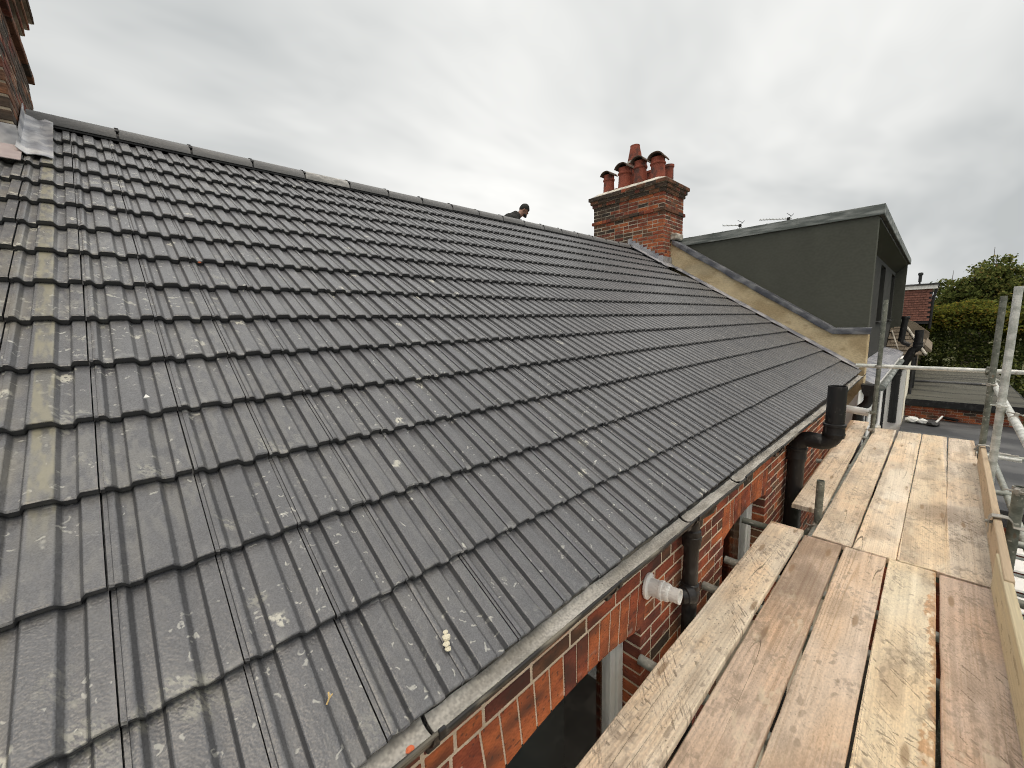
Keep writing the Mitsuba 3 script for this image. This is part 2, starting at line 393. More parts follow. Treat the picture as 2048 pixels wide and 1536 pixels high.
    mud = smoothstep(0.60, 0.76, fbm(x * 6 + o, y * 10, 17.0)) * smoothstep(0.35, 0.65, fbm(x * 40, y * 60, 19.0))
    c = mix(c, (0.21, 0.165, 0.125), 0.45 * mud)
    # pale mortar smears
    ms = smoothstep(0.66, 0.80, fbm(x * 5 + o, y * 8, 91.0)) * smoothstep(0.35, 0.65, noise(x * 35, y * 70, 4.0))
    c = mix(c, (0.66, 0.58, 0.44), 0.45 * ms)
    return c


def deck_bump(p, n, uv):
    return 0.5 * noise(p.x * 3, p.y * 300, p.z * 90) + 0.8 * noise(p.x * 0.5, p.y * 95, 1.0) + noise(p.x * 60, p.y * 90, p.z * 60)


mat('deck_wood', proc(deck_colour), rough=0.85, bump=deck_bump, bump_scale=0.0012)


def toe_fn(a, b):
    def fn(p, n, uv):
        g = noise(p.x * 1.2, p.z * 70 + 2 * fbm(p.x * 1.5, p.z * 8), p.y * 70)
        c = mix(a, b, 0.5 * g + 0.5 * fbm(p.x * 2, p.y * 20, p.z * 9)) * (0.88 + 0.24 * noise(p.x * 8, p.y * 260, p.z * 260))
        dk = smoothstep(0.66, 0.8, fbm(p.x * 9, p.y * 30, p.z * 26))
        cr = smoothstep(0.78, 0.88, noise(p.x * 45, p.y * 12, p.z * 14)) * 0.5
        return mix(c, (0.17, 0.13, 0.09), 0.45 * dk + cr)
    return fn


mat('toe_pale', proc(toe_fn((0.42, 0.37, 0.27), (0.56, 0.47, 0.29))), rough=0.85)
mat('toe_brown', proc(toe_fn((0.36, 0.28, 0.19), (0.50, 0.39, 0.27))), rough=0.85)


def steel_fn(a, b, rust):
    def fn(p, n, uv):
        f = fbm(p.x * 20, p.y * 20, p.z * 20)
        c = mix(a, b, smoothstep(0.3, 0.7, f)) * (0.85 + 0.3 * noise(p.x * 110, p.y * 110, p.z * 110))
        sp = smoothstep(0.72, 0.84, fbm(p.x * 26, p.y * 26, p.z * 9 + 5))
        dn = smoothstep(0.78, 0.86, noise(p.x * 55, p.y * 55, p.z * 55)) * 0.5
        return mix(mix(c, (0.20, 0.11, 0.06), rust * sp), (0.62, 0.60, 0.55), dn)
    return fn


mat('steel_pale', proc(steel_fn((0.44, 0.46, 0.43), (0.68, 0.69, 0.66), 0.45)), rough=0.42, metallic=0.25)
mat('steel_grey', proc(steel_fn((0.24, 0.26, 0.24), (0.38, 0.40, 0.37), 0.45)), rough=0.48, metallic=0.25)
mat('steel_dark', proc(steel_fn((0.115, 0.125, 0.105), (0.20, 0.21, 0.18), 0.55)), rough=0.55, metallic=0.2)
mat('coupler_steel', proc(steel_fn((0.26, 0.25, 0.22), (0.42, 0.40, 0.36), 0.8)), rough=0.5, metallic=0.3)
mat('lead', proc(lambda p, n, uv: mix((0.17, 0.18, 0.215), (0.40, 0.40, 0.42), smoothstep(0.3, 0.72, fbm(p.x * 14, p.y * 8, p.z * 6))) * (0.88 + 0.24 * noise(p.x * 60, p.y * 60, p.z * 60))), rough=0.45, metallic=0.25,
    bump=lambda p, n, uv: fbm(p.x * 14, p.y * 14, p.z * 14), bump_scale=0.006)
mat('lead_dark', proc(lambda p, n, uv: mix((0.075, 0.080, 0.095), (0.21, 0.215, 0.23), smoothstep(0.35, 0.75, fbm(p.x * 14, p.y * 7, p.z * 7))) * (0.88 + 0.24 * noise(p.x * 60, p.y * 60, p.z * 60))), rough=0.4, metallic=0.2,
    bump=lambda p, n, uv: fbm(p.x * 14, p.y * 14, p.z * 14), bump_scale=0.006)
mat('lead_bright', proc(lambda p, n, uv: mix((0.24, 0.25, 0.28), (0.48, 0.48, 0.49), smoothstep(0.3, 0.7, fbm(p.x * 10, p.y * 5, p.z * 16))) * (0.9 + 0.2 * noise(p.x * 60, p.y * 60, p.z * 60))), rough=0.42, metallic=0.15,
    bump=lambda p, n, uv: fbm(p.x * 14, p.y * 14, p.z * 14), bump_scale=0.008)
mat('lead_pink', proc(lambda p, n, uv: mix((0.29, 0.24, 0.24), (0.42, 0.36, 0.35), fbm(p.x * 12, p.y * 9, p.z * 30))), rough=0.6)


def sand_render(p, n, uv):
    f = fbm(p.x * 3, p.y * 3.2, p.z * 3.5, octaves=4)
    c = mix((0.36, 0.28, 0.165), (0.52, 0.43, 0.275), smoothstep(0.3, 0.7, f)) * (0.85 + 0.3 * noise(p.x * 60, p.y * 60, p.z * 60))
    sc = smoothstep(0.60, 0.80, fbm(p.x * 3 + 2, p.y * 9, p.z * 11)) * 0.5
    gr = smoothstep(0.50, 0.75, fbm(p.x * 4, p.y * 2.0 + 5, p.z * 4)) * 0.35
    return mix(mix(c, (0.26, 0.18, 0.10), sc), (0.30, 0.27, 0.20), gr)


mat('sand_render', proc(sand_render), rough=0.95, bump=lambda p, n, uv: fbm(p.x * 12, p.y * 12, p.z * 12), bump_scale=0.006)
mat('green_render', proc(lambda p, n, uv: mix((0.066, 0.070, 0.058), (0.082, 0.086, 0.071), fbm(p.x * 1.3, p.y * 1.3, p.z * 1.3, octaves=4)) * (0.90 + 0.20 * noise(p.x * 40, p.y * 40, p.z * 40)) * (0.94 + 0.12 * noise(p.x * 2, p.y * 6, p.z * 0.9))), rough=0.92,
    bump=lambda p, n, uv: noise(p.x * 60, p.y * 60, p.z * 60), bump_scale=0.004)
mat('shaded_render', proc(lambda p, n, uv: mix((0.036, 0.037, 0.035), (0.048, 0.049, 0.046), fbm(p.x * 1.5, p.y * 3, p.z * 2, octaves=4)) * (0.9 + 0.2 * noise(p.x * 40, p.y * 40, p.z * 40))), rough=0.92)  # darker copy of the dormer render, with the recess shade in its colour
mat('felt_edge', proc(lambda p, n, uv: mix((0.10, 0.115, 0.110), (0.27, 0.29, 0.28), smoothstep(0.35, 0.75, fbm(p.x * 7, p.y * 4, p.z * 18)))), rough=0.6)
mat('felt_roof', proc(lambda p, n, uv: mix(mix((0.046, 0.047, 0.040), (0.108, 0.106, 0.088), fbm(p.x * 1.6, p.y * 0.9, p.z * 2.0, octaves=4)), (0.028, 0.028, 0.026), 0.8 * smoothstep(0.56, 0.70, fbm(p.x * 4.2, p.y * 0.5, 2.0)))), rough=0.9)
mat('dark_felt', proc(lambda p, n, uv: mix((0.040, 0.042, 0.046), (0.105, 0.107, 0.110), smoothstep(0.3, 0.7, fbm(p.x * 1.6, p.y * 1.1, 1.0, octaves=5)))), rough=0.55)
mat('white_paint', proc(lambda p, n, uv: mix((0.76, 0.76, 0.74), (0.87, 0.87, 0.85), fbm(p.x * 4, p.y * 4, p.z * 1.4))), rough=0.7)
mat('cream_paint', proc(lambda p, n, uv: mix((0.62, 0.58, 0.46), (0.76, 0.73, 0.62), fbm(p.x * 3, p.y * 3, p.z * 1.4))), rough=0.8)
mat('white_plastic', proc(lambda p, n, uv: mix((0.62, 0.63, 0.62), (0.78, 0.79, 0.78), fbm(p.x * 12, p.y * 12, p.z * 8))), rough=0.35)
mat('grey_frame', (0.16, 0.165, 0.16), rough=0.5)
mat('dark_frame', (0.02, 0.02, 0.02), rough=0.4)
mat('interior', (0.022, 0.034, 0.034), rough=0.9)  # near-black, so the dark of the rooms is in the colour
mat('gutter_bed', proc(lambda p, n, uv: mix((0.29, 0.28, 0.255), (0.48, 0.47, 0.44), smoothstep(0.25, 0.75, fbm(p.x * 7, p.y * 30, p.z * 5))) * (0.72 + 0.5 * noise(p.x * 190, p.y * 190, 3.0))), rough=0.9)
mat('gutter_skin', proc(lambda p, n, uv: mix((0.022, 0.021, 0.020), (0.16, 0.145, 0.115), smoothstep(0.5, 0.75, fbm(p.x * 9, p.y * 40, p.z * 40)))), rough=0.55)
mat('terracotta', proc(lambda p, n, uv: mix(mix((0.31, 0.080, 0.048), (0.21, 0.062, 0.042), fbm(p.x * 8, p.y * 8, p.z * 8)), (0.055, 0.040, 0.036), 0.8 * smoothstep(0.50, 0.72, fbm(p.x * 9 + 4, p.y * 9, p.z * 5)))), rough=0.85)
mat('cowl_clay', proc(lambda p, n, uv: mix((0.050, 0.042, 0.036), (0.15, 0.105, 0.080), fbm(p.x * 18, p.y * 18, p.z * 18))), rough=0.9)
mat('cement', proc(lambda p, n, uv: mix((0.30, 0.28, 0.24), (0.60, 0.57, 0.50), smoothstep(0.3, 0.7, fbm(p.x * 8, p.y * 8, p.z * 12)))), rough=0.95)
mat('brown_tile', proc(lambda p, n, uv: mix((0.15, 0.070, 0.055), (0.23, 0.105, 0.080), cell_rand(p.y * 6.0, p.z * 11.0, p.x * 3)) * (0.8 + 0.4 * noise(p.x * 30, p.y * 30, p.z * 30))), rough=0.9)
mat('old_tile', proc(lambda p, n, uv: mix((0.10, 0.082, 0.062), (0.22, 0.185, 0.140), fbm(p.x * 5, p.y * 5, p.z * 5))), rough=0.9)
mat('roof_back', (0.05, 0.05, 0.055), rough=0.9)
mat('ground_soil', proc(lambda p, n, uv: mix((0.045, 0.060, 0.025), (0.11, 0.10, 0.065), fbm(p.x * 0.5, p.y * 0.5, 1.0, octaves=4))), rough=1.0)
mat('stone_paving', proc(lambda p, n, uv: mix((0.045, 0.043, 0.040), (0.085, 0.080, 0.073), cell_rand(p.x / 0.6, p.y / 0.6, 0.0)) * (0.8 + 0.4 * fbm(p.x * 9, p.y * 9))), rough=0.95)  # paving darkened in colour to give the board gaps their shade
mat('bark', proc(lambda p, n, uv: mix((0.055, 0.045, 0.035), (0.12, 0.10, 0.075), noise(p.x * 20, p.y * 20, p.z * 4))), rough=1.0)
mat('skin', proc(lambda p, n, uv: mix((0.22, 0.120, 0.085), (0.28, 0.155, 0.110), fbm(p.x * 40, p.y * 40, p.z * 40))), rough=0.5)
mat('black_cloth', proc(lambda p, n, uv: mix((0.012, 0.013, 0.013), (0.035, 0.036, 0.034), fbm(p.x * 25, p.y * 25, p.z * 25))), rough=0.85)
mat('dark_cloth', (0.03, 0.032, 0.045), rough=0.9)
mat('orange_clay', (0.62, 0.16, 0.07), rough=0.9)
mat('shard_white', (0.72, 0.72, 0.70), rough=0.6)
mat('lump_cement', (0.62, 0.58, 0.45), rough=0.9)
mat('twig_brown', (0.50, 0.36, 0.16), rough=0.9)
scene['pane_glass'] = {'type': 'thindielectric', 'int_ior': 1.52}
scene['leaf'] = {'type': 'principledthin', 'base_color': {'type': 'mesh_attribute', 'name': 'vertex_color'}, 'roughness': 0.55, 'diff_trans': 0.7, 'spec_trans': 0.0}

# ------------------------------------------------------------------ setting: ground
g = MB()
g.box(-200, 400, -250, 250, GROUND - 1, GROUND)
put('ground', g, 'ground_soil')
tag('ground', 'garden ground far below the scaffold', kind='structure')
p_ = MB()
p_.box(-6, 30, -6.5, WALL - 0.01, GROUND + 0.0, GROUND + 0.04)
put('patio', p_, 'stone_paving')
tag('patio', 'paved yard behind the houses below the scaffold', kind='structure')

# ------------------------------------------------------------------ near house: roof
HOUSE = 'tiled_house'
tag(HOUSE, 'red brick terraced house whose dark grey tiled roof slopes down to the scaffold', 'house')
PROFILE = [(0.0018, 0.0125), (0.0100, 0.0125), (0.0118, 0.0165), (0.0225, 0.0172), (0.0265, 0.0150), (0.0350, 0.0022), (0.0390, 0.0), (0.0580, 0.0), (0.0605, 0.0020),
           (0.0655, 0.0150), (0.0690, 0.0172), (0.1140, 0.0172), (0.1185, 0.0150), (0.1275, 0.0022), (0.1320, 0.0), (0.1545, 0.0), (0.1570, 0.0020), (0.1620, 0.0150), (0.1650, 0.0172), (0.1982, 0.0172)]
THICK = 0.029


def tile_mesh(seed):
    r = random.Random(seed)
    prof = [(x + r.uniform(-.0006, .0006), h) for x, h in PROFILE]
    n = len(prof)
    rows = []
    L = GAUGE + 0.035
    tilt = lambda s: -0.036 + THICK * (1 - s / GAUGE)
    jag = [r.uniform(-.0022, .0022) for _ in prof]
    for (s, dh) in ((0.004, -THICK + 0.003), (0.0, -THICK * 0.45), (0.0005, -0.0045), (0.0055, 0.0), (L, 0.0)):
        rows.append([(x, s + (jag[i] if s < 0.1 else 0), h + tilt(s) + dh) for i, (x, h) in enumerate(prof)])
    V = np.array(rows).reshape(-1, 3)
    F = []
    for a in range(len(rows) - 1):
        for i in range(n - 1):
            F.append([a * n + i, a * n + i + 1, (a + 1) * n + i + 1, (a + 1) * n + i])
    # right and left edges of the tile, down into the side lock
    e = len(V)
    side = []
    for i in (0, n - 1):
        x, h = prof[i]
        side += [(x, 0.004, h + tilt(0) - THICK), (x, L, h + tilt(L) - 0.02)]
    V = np.vstack([V, side])
    q = len(rows)
    F += [[e, 2 * n, (q - 1) * n, e + 1], [e + 2, e + 3, (q - 1) * n + n - 1, 2 * n + n - 1]]
    # the side lock showing as a dark channel in the joint
    k = len(V)
    V = np.vstack([V, [(-0.006, 0.010, tilt(0) - 0.016), (0.006, 0.010, tilt(0) - 0.016), (0.006, L, tilt(L) - 0.010), (-0.006, L, tilt(L) - 0.010)]])
    F.append([k, k + 1, k + 2, k + 3])
    return V, np.array(F)


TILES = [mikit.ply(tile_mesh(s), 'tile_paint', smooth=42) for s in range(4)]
RAW = TILES_RAW = [tile_mesh(s) for s in range(4)]
ROOF = np.array([[1, 0, 0], [0, CT, -ST], [0, ST, CT]])
places = []
for v in range(-1, 14):
    for u in range(-9, 43):
        if v >= 10 and u >= 41:
            continue
        r = random.Random(1000 * v + u)
        p = slope_pt(u * TW + r.gauss(0, .0006), v * GAUGE + r.gauss(0, .0011), 0.0)
        a, b = r.gauss(0, 0.0011), r.gauss(0, 0.0025)
        R = ROOF @ np.array([[1, -a, b], [a, 1, 0], [-b, 0, 1]])
        M = np.eye(4)
        M[:3, :3], M[:3, 3] = R, p + ROOF @ np.array([0, 0, r.uniform(0, .0012)])
        ctr = slope_pt(u * TW + 0.1, v * GAUGE + 0.15)
        dv = ctr - CAM
        size = abs(dv @ ROOF[:, 2]) / np.linalg.norm(dv) ** 3
        places.append((in_frame(ctr, 0.12), size, M, r.randrange(4)))
places.sort(key=lambda q: (not q[0], -q[1]))
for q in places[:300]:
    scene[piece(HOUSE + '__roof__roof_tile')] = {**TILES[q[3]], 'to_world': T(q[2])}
m = MB()
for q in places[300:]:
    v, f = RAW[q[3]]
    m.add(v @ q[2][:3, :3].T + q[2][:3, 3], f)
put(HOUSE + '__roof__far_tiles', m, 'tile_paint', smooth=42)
tag(HOUSE + '__roof__far_tiles', 'smaller roof tiles toward the far end of the slope', kind='stuff')
deck = MB()
e0, r0 = slope_pt(0, -0.28, -0.075), np.array([0, RIDGE_Y, RIDGE_Z - 0.06])
deck.prism([(e0[1], e0[2]), (r0[1], r0[2]), (2 * RIDGE_Y - e0[1], e0[2]), (2 * RIDGE_Y - e0[1], e0[2] - 0.10), (r0[1], r0[2] - 0.12), (e0[1], e0[2] - 0.06)], -1.9, 8.62, 0)
put(HOUSE + '__roof', deck, 'roof_back')
# the slope on the other side of the ridge, in plain courses
m = MB()
for v in range(15):
    a, b = v * GAUGE, v * GAUGE + GAUGE + 0.03
    P = lambda s, h: (2 * RIDGE_Y - (s * CT - h * ST), s * ST + h * CT)
    m.prism([P(a, -0.02), P(a, 0.008), P(min(b, 4.35), -0.018), P(min(b, 4.35), -0.05)], -1.85, 8.6, 0)
put(HOUSE + '__roof__rear_courses', m, 'ridge_paint')

# ridge tiles: half round, with a black dry-ridge joiner between
def ridge_tile(x0, x1, r=0.128, lift=0.0):
    n = 12
    out, cy, cz = [], RIDGE_Y, RIDGE_Z - 0.066 + lift
    a = np.linspace(math.radians(-6), math.radians(186), n)
    V, F = [], []
    for x in (x0, x1):
        for rr in (r, r - 0.017):
            V += [(x, cy - rr * math.cos(t), cz + rr * math.sin(t) * 0.74) for t in a]
    I = lambda e, w, i: (e * 2 + w) * n + i
    for i in range(n - 1):
        F += [[I(0, 0, i), I(1, 0, i), I(1, 0, i + 1), I(0, 0, i + 1)][::-1], [I(0, 1, i), I(1, 1, i), I(1, 1, i + 1), I(0, 1, i + 1)]]
        for e in (0, 1):
            q = [I(e, 0, i), I(e, 0, i + 1), I(e, 1, i + 1), I(e, 1, i)]
            F.append(q if e == 1 else q[::-1])
    for e, i in ((0, 0), (1, n - 1)):
        q = [I(0, 0, i), I(0, 1, i), I(1, 1, i), I(1, 0, i)]
        F.append(q if e == 0 else q[::-1])
    return np.array(V), np.array(F)


xs = [-1.62, -1.155] + [-0.21 + 0.4725 * k for k in range(18)] + [8.22]
xs = [-0.215] + [0.263 + 0.4625 * k for k in range(18)]
rr_ = random.Random(5)
for k, x in enumerate(xs):
    x1 = xs[k + 1] if k + 1 < len(xs) else 8.26
    if x1 - x < 0.1:
        continue
    pale = abs(x - 1.65) < 0.05
    key = piece(HOUSE + '__roof__ridge_tile')
    put(key, ridge_tile(x + 0.008, x1 - 0.008, lift=rr_.uniform(-.004, .004)), 'ridge_pale' if pale else 'ridge_paint', smooth=40)
    if pale:
        tag(key, 'pale mortar-stained ridge tile')
    if k:
        put(piece(HOUSE + '__roof__ridge_joiner'), ridge_tile(x - 0.016, x + 0.016, r=0.117), 'black_plastic', smooth=40)
        j = MB()
        for t in (35, 75, 110):
            a = math.radians(t)
            j.box(-0.012, 0.012, -0.012, 0.012, -0.006, 0.008, np.array([[1, 0, 0, x], [0, math.sin(a), -math.cos(a), RIDGE_Y - 0.128 * math.cos(a)], [0, math.cos(a), math.sin(a), RIDGE_Z - 0.066 + 0.096 * math.sin(a)], [0, 0, 0, 1]]))
        put(piece(HOUSE + '__roof__ridge_clip'), j, 'black_plastic')
m = MB()
m.box(-0.2, 8.25, RIDGE_Y - 0.115, RIDGE_Y + 0.115, RIDGE_Z - 0.09, RIDGE_Z - 0.072)
put(HOUSE + '__roof__ridge_bed', m, 'black_plastic')

# lead: flashing at the far parapet, around both chimneys
m = MB()
S = np.linspace(-0.25, 3.4, 30)
m.sheet([[slope_pt(x + 0.012 * math.sin(s * 9) * (x < 8.55), s, 0.012 + 0.030 * (x > 8.6) + rr_.uniform(0, .006)) for x in (8.50, 8.58, 8.645)] for s in S][::-1])
put(HOUSE + '__roof__lead_flashing', m, 'lead')
m = MB()
gx = np.linspace(-0.225, -0.078, 5)
m.sheet([[slope_pt(x, s, 0.020 + 0.008 * math.sin(x * 70 + s * 5) + (0.02 if i == 0 else 0)) for i, x in enumerate(gx)] for s in np.linspace(3.42, 4.30, 8)][::-1])
m.sheet([[(-0.214, y, y * ST / CT + 0.012 + h) for y in np.linspace(2.98, 3.60, 6)] for t, h in enumerate((0.0, 0.05, 0.10))])
m.sheet([[(x, 2.981 - .003 * h, 2.981 * ST / CT + h) for x in np.linspace(-.40, -.214, 4)] for h in (0.0, .07, .14)])
put(HOUSE + '__roof__lead_flashing_001', m, 'lead_bright', smooth=40)
m = MB()
m.sheet([[slope_pt(x, s, 0.022 + 0.010 * math.sin(x * 62.8) * (s < 3.2)) for x in np.linspace(-1.25, -0.205, 40)] for s in np.linspace(3.26, 3.54, 5)][::-1])
m.sheet([[(x, 2.984, 2.984 * ST / CT + h) for x in np.linspace(-1.2, -.405, 8)] for h in (0.0, .08, .16)])
put(HOUSE + '__roof__lead_apron', m, 'lead_pink', smooth=40)

# ------------------------------------------------------------------ near house: wall, bricks laid one by one
ZA = -0.560              # bed joint over the window arches
WIN = [(0.745, 1.812), (2.985, 4.005), (-2.0, -0.95)]
WTOP, WBOT = -0.815, -2.05
core = MB()
cy0, cy1 = WALL + 0.0028, WALL + 0.24
cuts = sorted(WIN)
core.box(-3.0, 8.64, cy0, cy1, GROUND, WBOT)
x = -3.0
for a, b in cuts:
    core.box(x, a - 0.004, cy0, cy1, WBOT, ZA)
    x = b + 0.004
core.box(x, 8.64, cy0, cy1, WBOT, ZA)
core.box(-3.0, 8.64, cy0, cy1, ZA, -0.33)
for a, b in cuts:        # backing of the arch, hollowed below
    k = 12
    pts = [(a - 0.004, ZA), (b + 0.004, ZA)]
    arc = [(a - 0.004 + (b - a + 0.008) * t, WTOP + 0.062 * (1 - (2 * t - 1) ** 2) + 0.004) for t in np.linspace(1, 0, k)]
    core.prism(pts + arc, cy0, cy1, 1)
put(HOUSE + '__wall', core, 'mortar')
m = MB()                 # back and end walls, so that the rooms are dark
m.box(-3.0, 8.6, 1.2, 1.3, GROUND, -0.2)
m.box(-3.0, 8.6, cy1, 1.2, -0.33, -0.25)
m.box(-3.1, -3.0, cy0, 1.3, GROUND, -0.2)
m.box(-3.0, 8.6, cy1, 1.2, -2.7, -2.6)
put(HOUSE + '__inside_walls', m, 'interior')

bricks = []              # (mesh, bsdf, centre)
rb = random.Random(21)


def pick(w):
    return rb.choices(BRICKS, w)[0]


def brick_box(x0, x1, y0, y1, z0, z1, w=(3, 4, 2, 0.7, 0.15), j=0.0015):
    b = MB()
    o = rb.uniform(-.0012, .0012)
    b.cbox(x0 + rb.uniform(0, j), x1 - rb.uniform(0, j), y0 + o, y1, z0 + rb.uniform(0, j), z1 - rb.uniform(0, j), 0.0025)
    bricks.append((b.mesh(), pick(w), np.array([(x0 + x1) / 2, y0, (z0 + z1) / 2])))


COURSE, BL, JT = 0.075, 0.225, 0.0115
holes = [(a - 0.03, b + 0.03, WTOP - 0.002, ZA, 1) for a, b in WIN] + [(a, b, WBOT, WTOP, 0) for a, b in WIN]
for c in range(-21, 2):
    z0, z1 = ZA + c * COURSE + JT / 2, ZA + (c + 1) * COURSE - JT / 2
    zm = (z0 + z1) / 2
    gaps = sorted((a, b) for a, b, lo, hi, _ in holes if lo < zm < hi)
    runs, x = [], -3.0
    for a, b in gaps:
        runs.append((x, a))
        x = b
    runs.append((x, 8.64))
    for a, b in runs:
        x = a - (0.1125 if c % 2 else 0.0) - (a % BL if a == -3.0 else 0)
        k = 0
        while x < b - 0.02:
            l = BL if rb.random() > 0.16 else BL / 2
            s, e = max(x, a), min(x + l, b)
            if e - s > 0.03:
                w = (3, 4, 2.2, 0.8, 0.2) if s < 2.0 else (2, 4, 3.2, 1.6, 0.5)
                brick_box(s + (JT / 2 if s > a else 0), e - (JT / 2 if e < b else 0), WALL, WALL + 0.102, z0, z1, w)
            x += l
for c, y in ((2, WALL - 0.045), (3, WALL - 0.075)):      # two oversailing courses under the gutter
    z0, z1 = ZA + 0.012 + c * COURSE + JT / 2, ZA + 0.012 + (c + 1) * COURSE - JT / 2
    x = -3.0 - 0.1 * (c % 2)
    while x < 8.6:
        brick_box(x, min(x + 0.228 - JT, 8.63), y, WALL + 0.1, z0, z1, (4, 4, 1, 1.4, 0.2))
        x += 0.228
for a, b in WIN:         # soldier arches of rubbed bricks
    n_ = int(round((b - a + 0.06) / 0.0795))
    p = (b - a + 0.06) / n_
    for k in range(n_):
        x0, x1 = a - 0.03 + k * p, a - 0.03 + (k + 1) * p
        t0, t1 = [(2 * (x - a) / (b - a) - 1) for x in (x0, x1)]
        zb = [WTOP + 0.062 * (1 - min(t * t, 1)) for t in (t0, t1)]
        skew = 0.06
        V = []
        o = WALL + rb.gauss(0, 0.001)
        for y in (o, WALL + 0.104):
            for (x, t, s_) in ((x0 + 0.0048, t0, 0), (x1 - 0.0048, t1, 1)):
                V += [(x, y, zb[s_]), (x + skew * t * 0.5, y, ZA - 0.008)]
        b_ = MB().add(V, [[0, 2, 3, 1], [4, 5, 7, 6], [0, 1, 5, 4], [2, 6, 7, 3], [1, 3, 7, 5], [0, 4, 6, 2]])
        bricks.append((b_.mesh(), pick((5, 4, 1.2, 0.1, 0)), np.array([(x0 + x1) / 2, WALL, -0.68])))


def lay(bricks, base, n_max, stuff_label):
    order = sorted(bricks, key=lambda q: (not in_frame(q[2], 0.05), np.linalg.norm(q[2] - CAM) + (6 if q[2][2] < -1.6 and base.endswith('wall') else 0)))
    for me, bs, _ in order[:n_max]:
        put(piece(base + '__brick'), me, bs)
    rest = {}
    for me, bs, _ in order[n_max:]:
        rest.setdefault(bs, MB()).add(*me)
    for i, (bs, mb) in enumerate(rest.items()):
        key = piece(base + '__more_bricks')
        put(key, mb, bs)
        tag(key, stuff_label, kind='stuff')


lay(bricks, HOUSE + '__wall', 300, 'bricks lower down and farther along the wall')

for a, b in WIN:         # windows: white frames set in the reveal
    w = piece(HOUSE + '__window')
    fm = MB()
    y0, y1 = WALL + 0.095, WALL + 0.165
    fm.cbox(a + 0.002, a + 0.058, y0, y1, WBOT, WTOP + 0.01, 0.006)
    fm.cbox(b - 0.058, b - 0.002, y0, y1, WBOT, WTOP + 0.01, 0.006)
    fm.prism([(a + 0.058, WTOP - 0.05), (b - 0.058, WTOP - 0.05)] + [(a + 0.058 + (b - a - 0.116) * t, WTOP + 0.055 * (1 - (2 * t - 1) ** 2)) for t in np.linspace(1, 0, 9)], y0 + 0.002, y1 - 0.002, 1)
    fm.cbox(a + 0.058, b - 0.058, y0 + 0.002, y1 - 0.002, WBOT, WBOT + 0.06, 0.006)
    put(w + '__frame', fm, 'white_plastic')
    sm = MB()            # opening sash inside the frame
    sm.cbox(a + 0.060, a + 0.105, y0 + 0.012, y1, WBOT + 0.06, WTOP - 0.05, 0.005)
    sm.cbox(b - 0.105, b - 0.060, y0 + 0.012, y1, WBOT + 0.06, WTOP - 0.05, 0.005)
    sm.cbox(a + 0.105, b - 0.105, y0 + 0.014, y1, WTOP - 0.10, WTOP - 0.05, 0.005)
    sm.cbox(a + 0.105, b - 0.105, y0 + 0.014, y1, WBOT + 0.06, WBOT + 0.11, 0.005)
    put(w + '__sash', sm, 'white_plastic')
    gl = MB().add([(a + 0.105, y0 + 0.04, WBOT + 0.11), (b - 0.105, y0 + 0.04, WBOT + 0.11), (b - 0.105, y0 + 0.04, WTOP - 0.10), (a + 0.105, y0 + 0.04, WTOP - 0.10)], [[0, 1, 2, 3]])
    put(w + '__pane', gl, 'pane_glass')
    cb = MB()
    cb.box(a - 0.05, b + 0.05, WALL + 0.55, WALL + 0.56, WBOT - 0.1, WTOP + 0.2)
    put(w + '__dark_backing', cb, 'interior')  # added near-black sheet behind the pane, standing in for the unlit room
    si = MB()
    si.cbox(a - 0.04, b + 0.04, WALL - 0.04, WALL + 0.094, WBOT - 0.07, WBOT - 0.001, 0.006)
    put(w + '__sill', si, 'cement')

# ------------------------------------------------------------------ gutter and pipes on the near house
def lip(x):
    return float(np.interp(x, [-3, 0.4, 1.9, 3.3, 5.2, 8.4], [-0.150, -0.160, -0.182, -0.196, -0.220, -0.205]))


GY, GR = -0.2655, 0.0500
gx = [-2.9, -1.2, 0.50, 1.24, 1.93, 2.62, 3.45, 4.95, 6.6, 8.60]
tag('gutter', 'old black half-round gutter with a grey silted bed along the roof edge', 'gutter')
rg = random.Random(3)
for k in range(len(gx) - 1):
    x0, x1 = gx[k] + 0.002, gx[k + 1] - 0.002
    dz, dy = rg.uniform(-.005, .004), rg.uniform(-.004, .004)
    X = np.linspace(x0, x1, 7)
    n = 11
    a = np.linspace(math.pi, 1.86 * math.pi, n)
    V, F = [], []
    for x in X:
        w = 0.003 * math.sin(x * 5 + k)
        for r in (GR, GR - 0.004):
            V += [(x, GY + dy + r * math.cos(t), lip(x) + dz + w + r * math.sin(t)) for t in a]
    I = lambda i, w, j: (i * 2 + w) * n + j
    for i in range(len(X) - 1):
        for j in range(n - 1):
            F += [[I(i, 0, j), I(i, 0, j + 1), I(i + 1, 0, j + 1), I(i + 1, 0, j)], [I(i, 1, j), I(i + 1, 1, j), I(i + 1, 1, j + 1), I(i, 1, j + 1)]]
        for j in (0, n - 1):
            F.append([I(i, 0, j), I(i + 1, 0, j), I(i + 1, 1, j), I(i, 1, j)])
    m = MB().add(V, F)
    m.tube([(x, GY + dy - GR, lip(x) + dz + 0.003 * math.sin(x * 5 + k)) for x in X], 0.0055, 8)
    put(piece('gutter__channel'), m, 'gutter_skin', smooth=40)
    bed = []
    for x in np.linspace(x0 + 0.003, x1 - 0.003, 40):
        w = 0.003 * math.sin(x * 5 + k)
        row = []
        for y in np.linspace(-0.0445, 0.034, 8):
            h = -math.sqrt(max(0.046 ** 2 - y * y, 0)) * 0.80 - 0.006 + 0.006 * (meshkit.noise(np.array([x * 22, y * 60, 1.0])) - 0.5)
            row.append((x, GY + dy + y, lip(x) + dz + w + min(h, -0.014)))
        bed.append(row)
    put(piece('gutter__silt'), MB().sheet(bed[::-1]), 'gutter_bed', smooth=60)
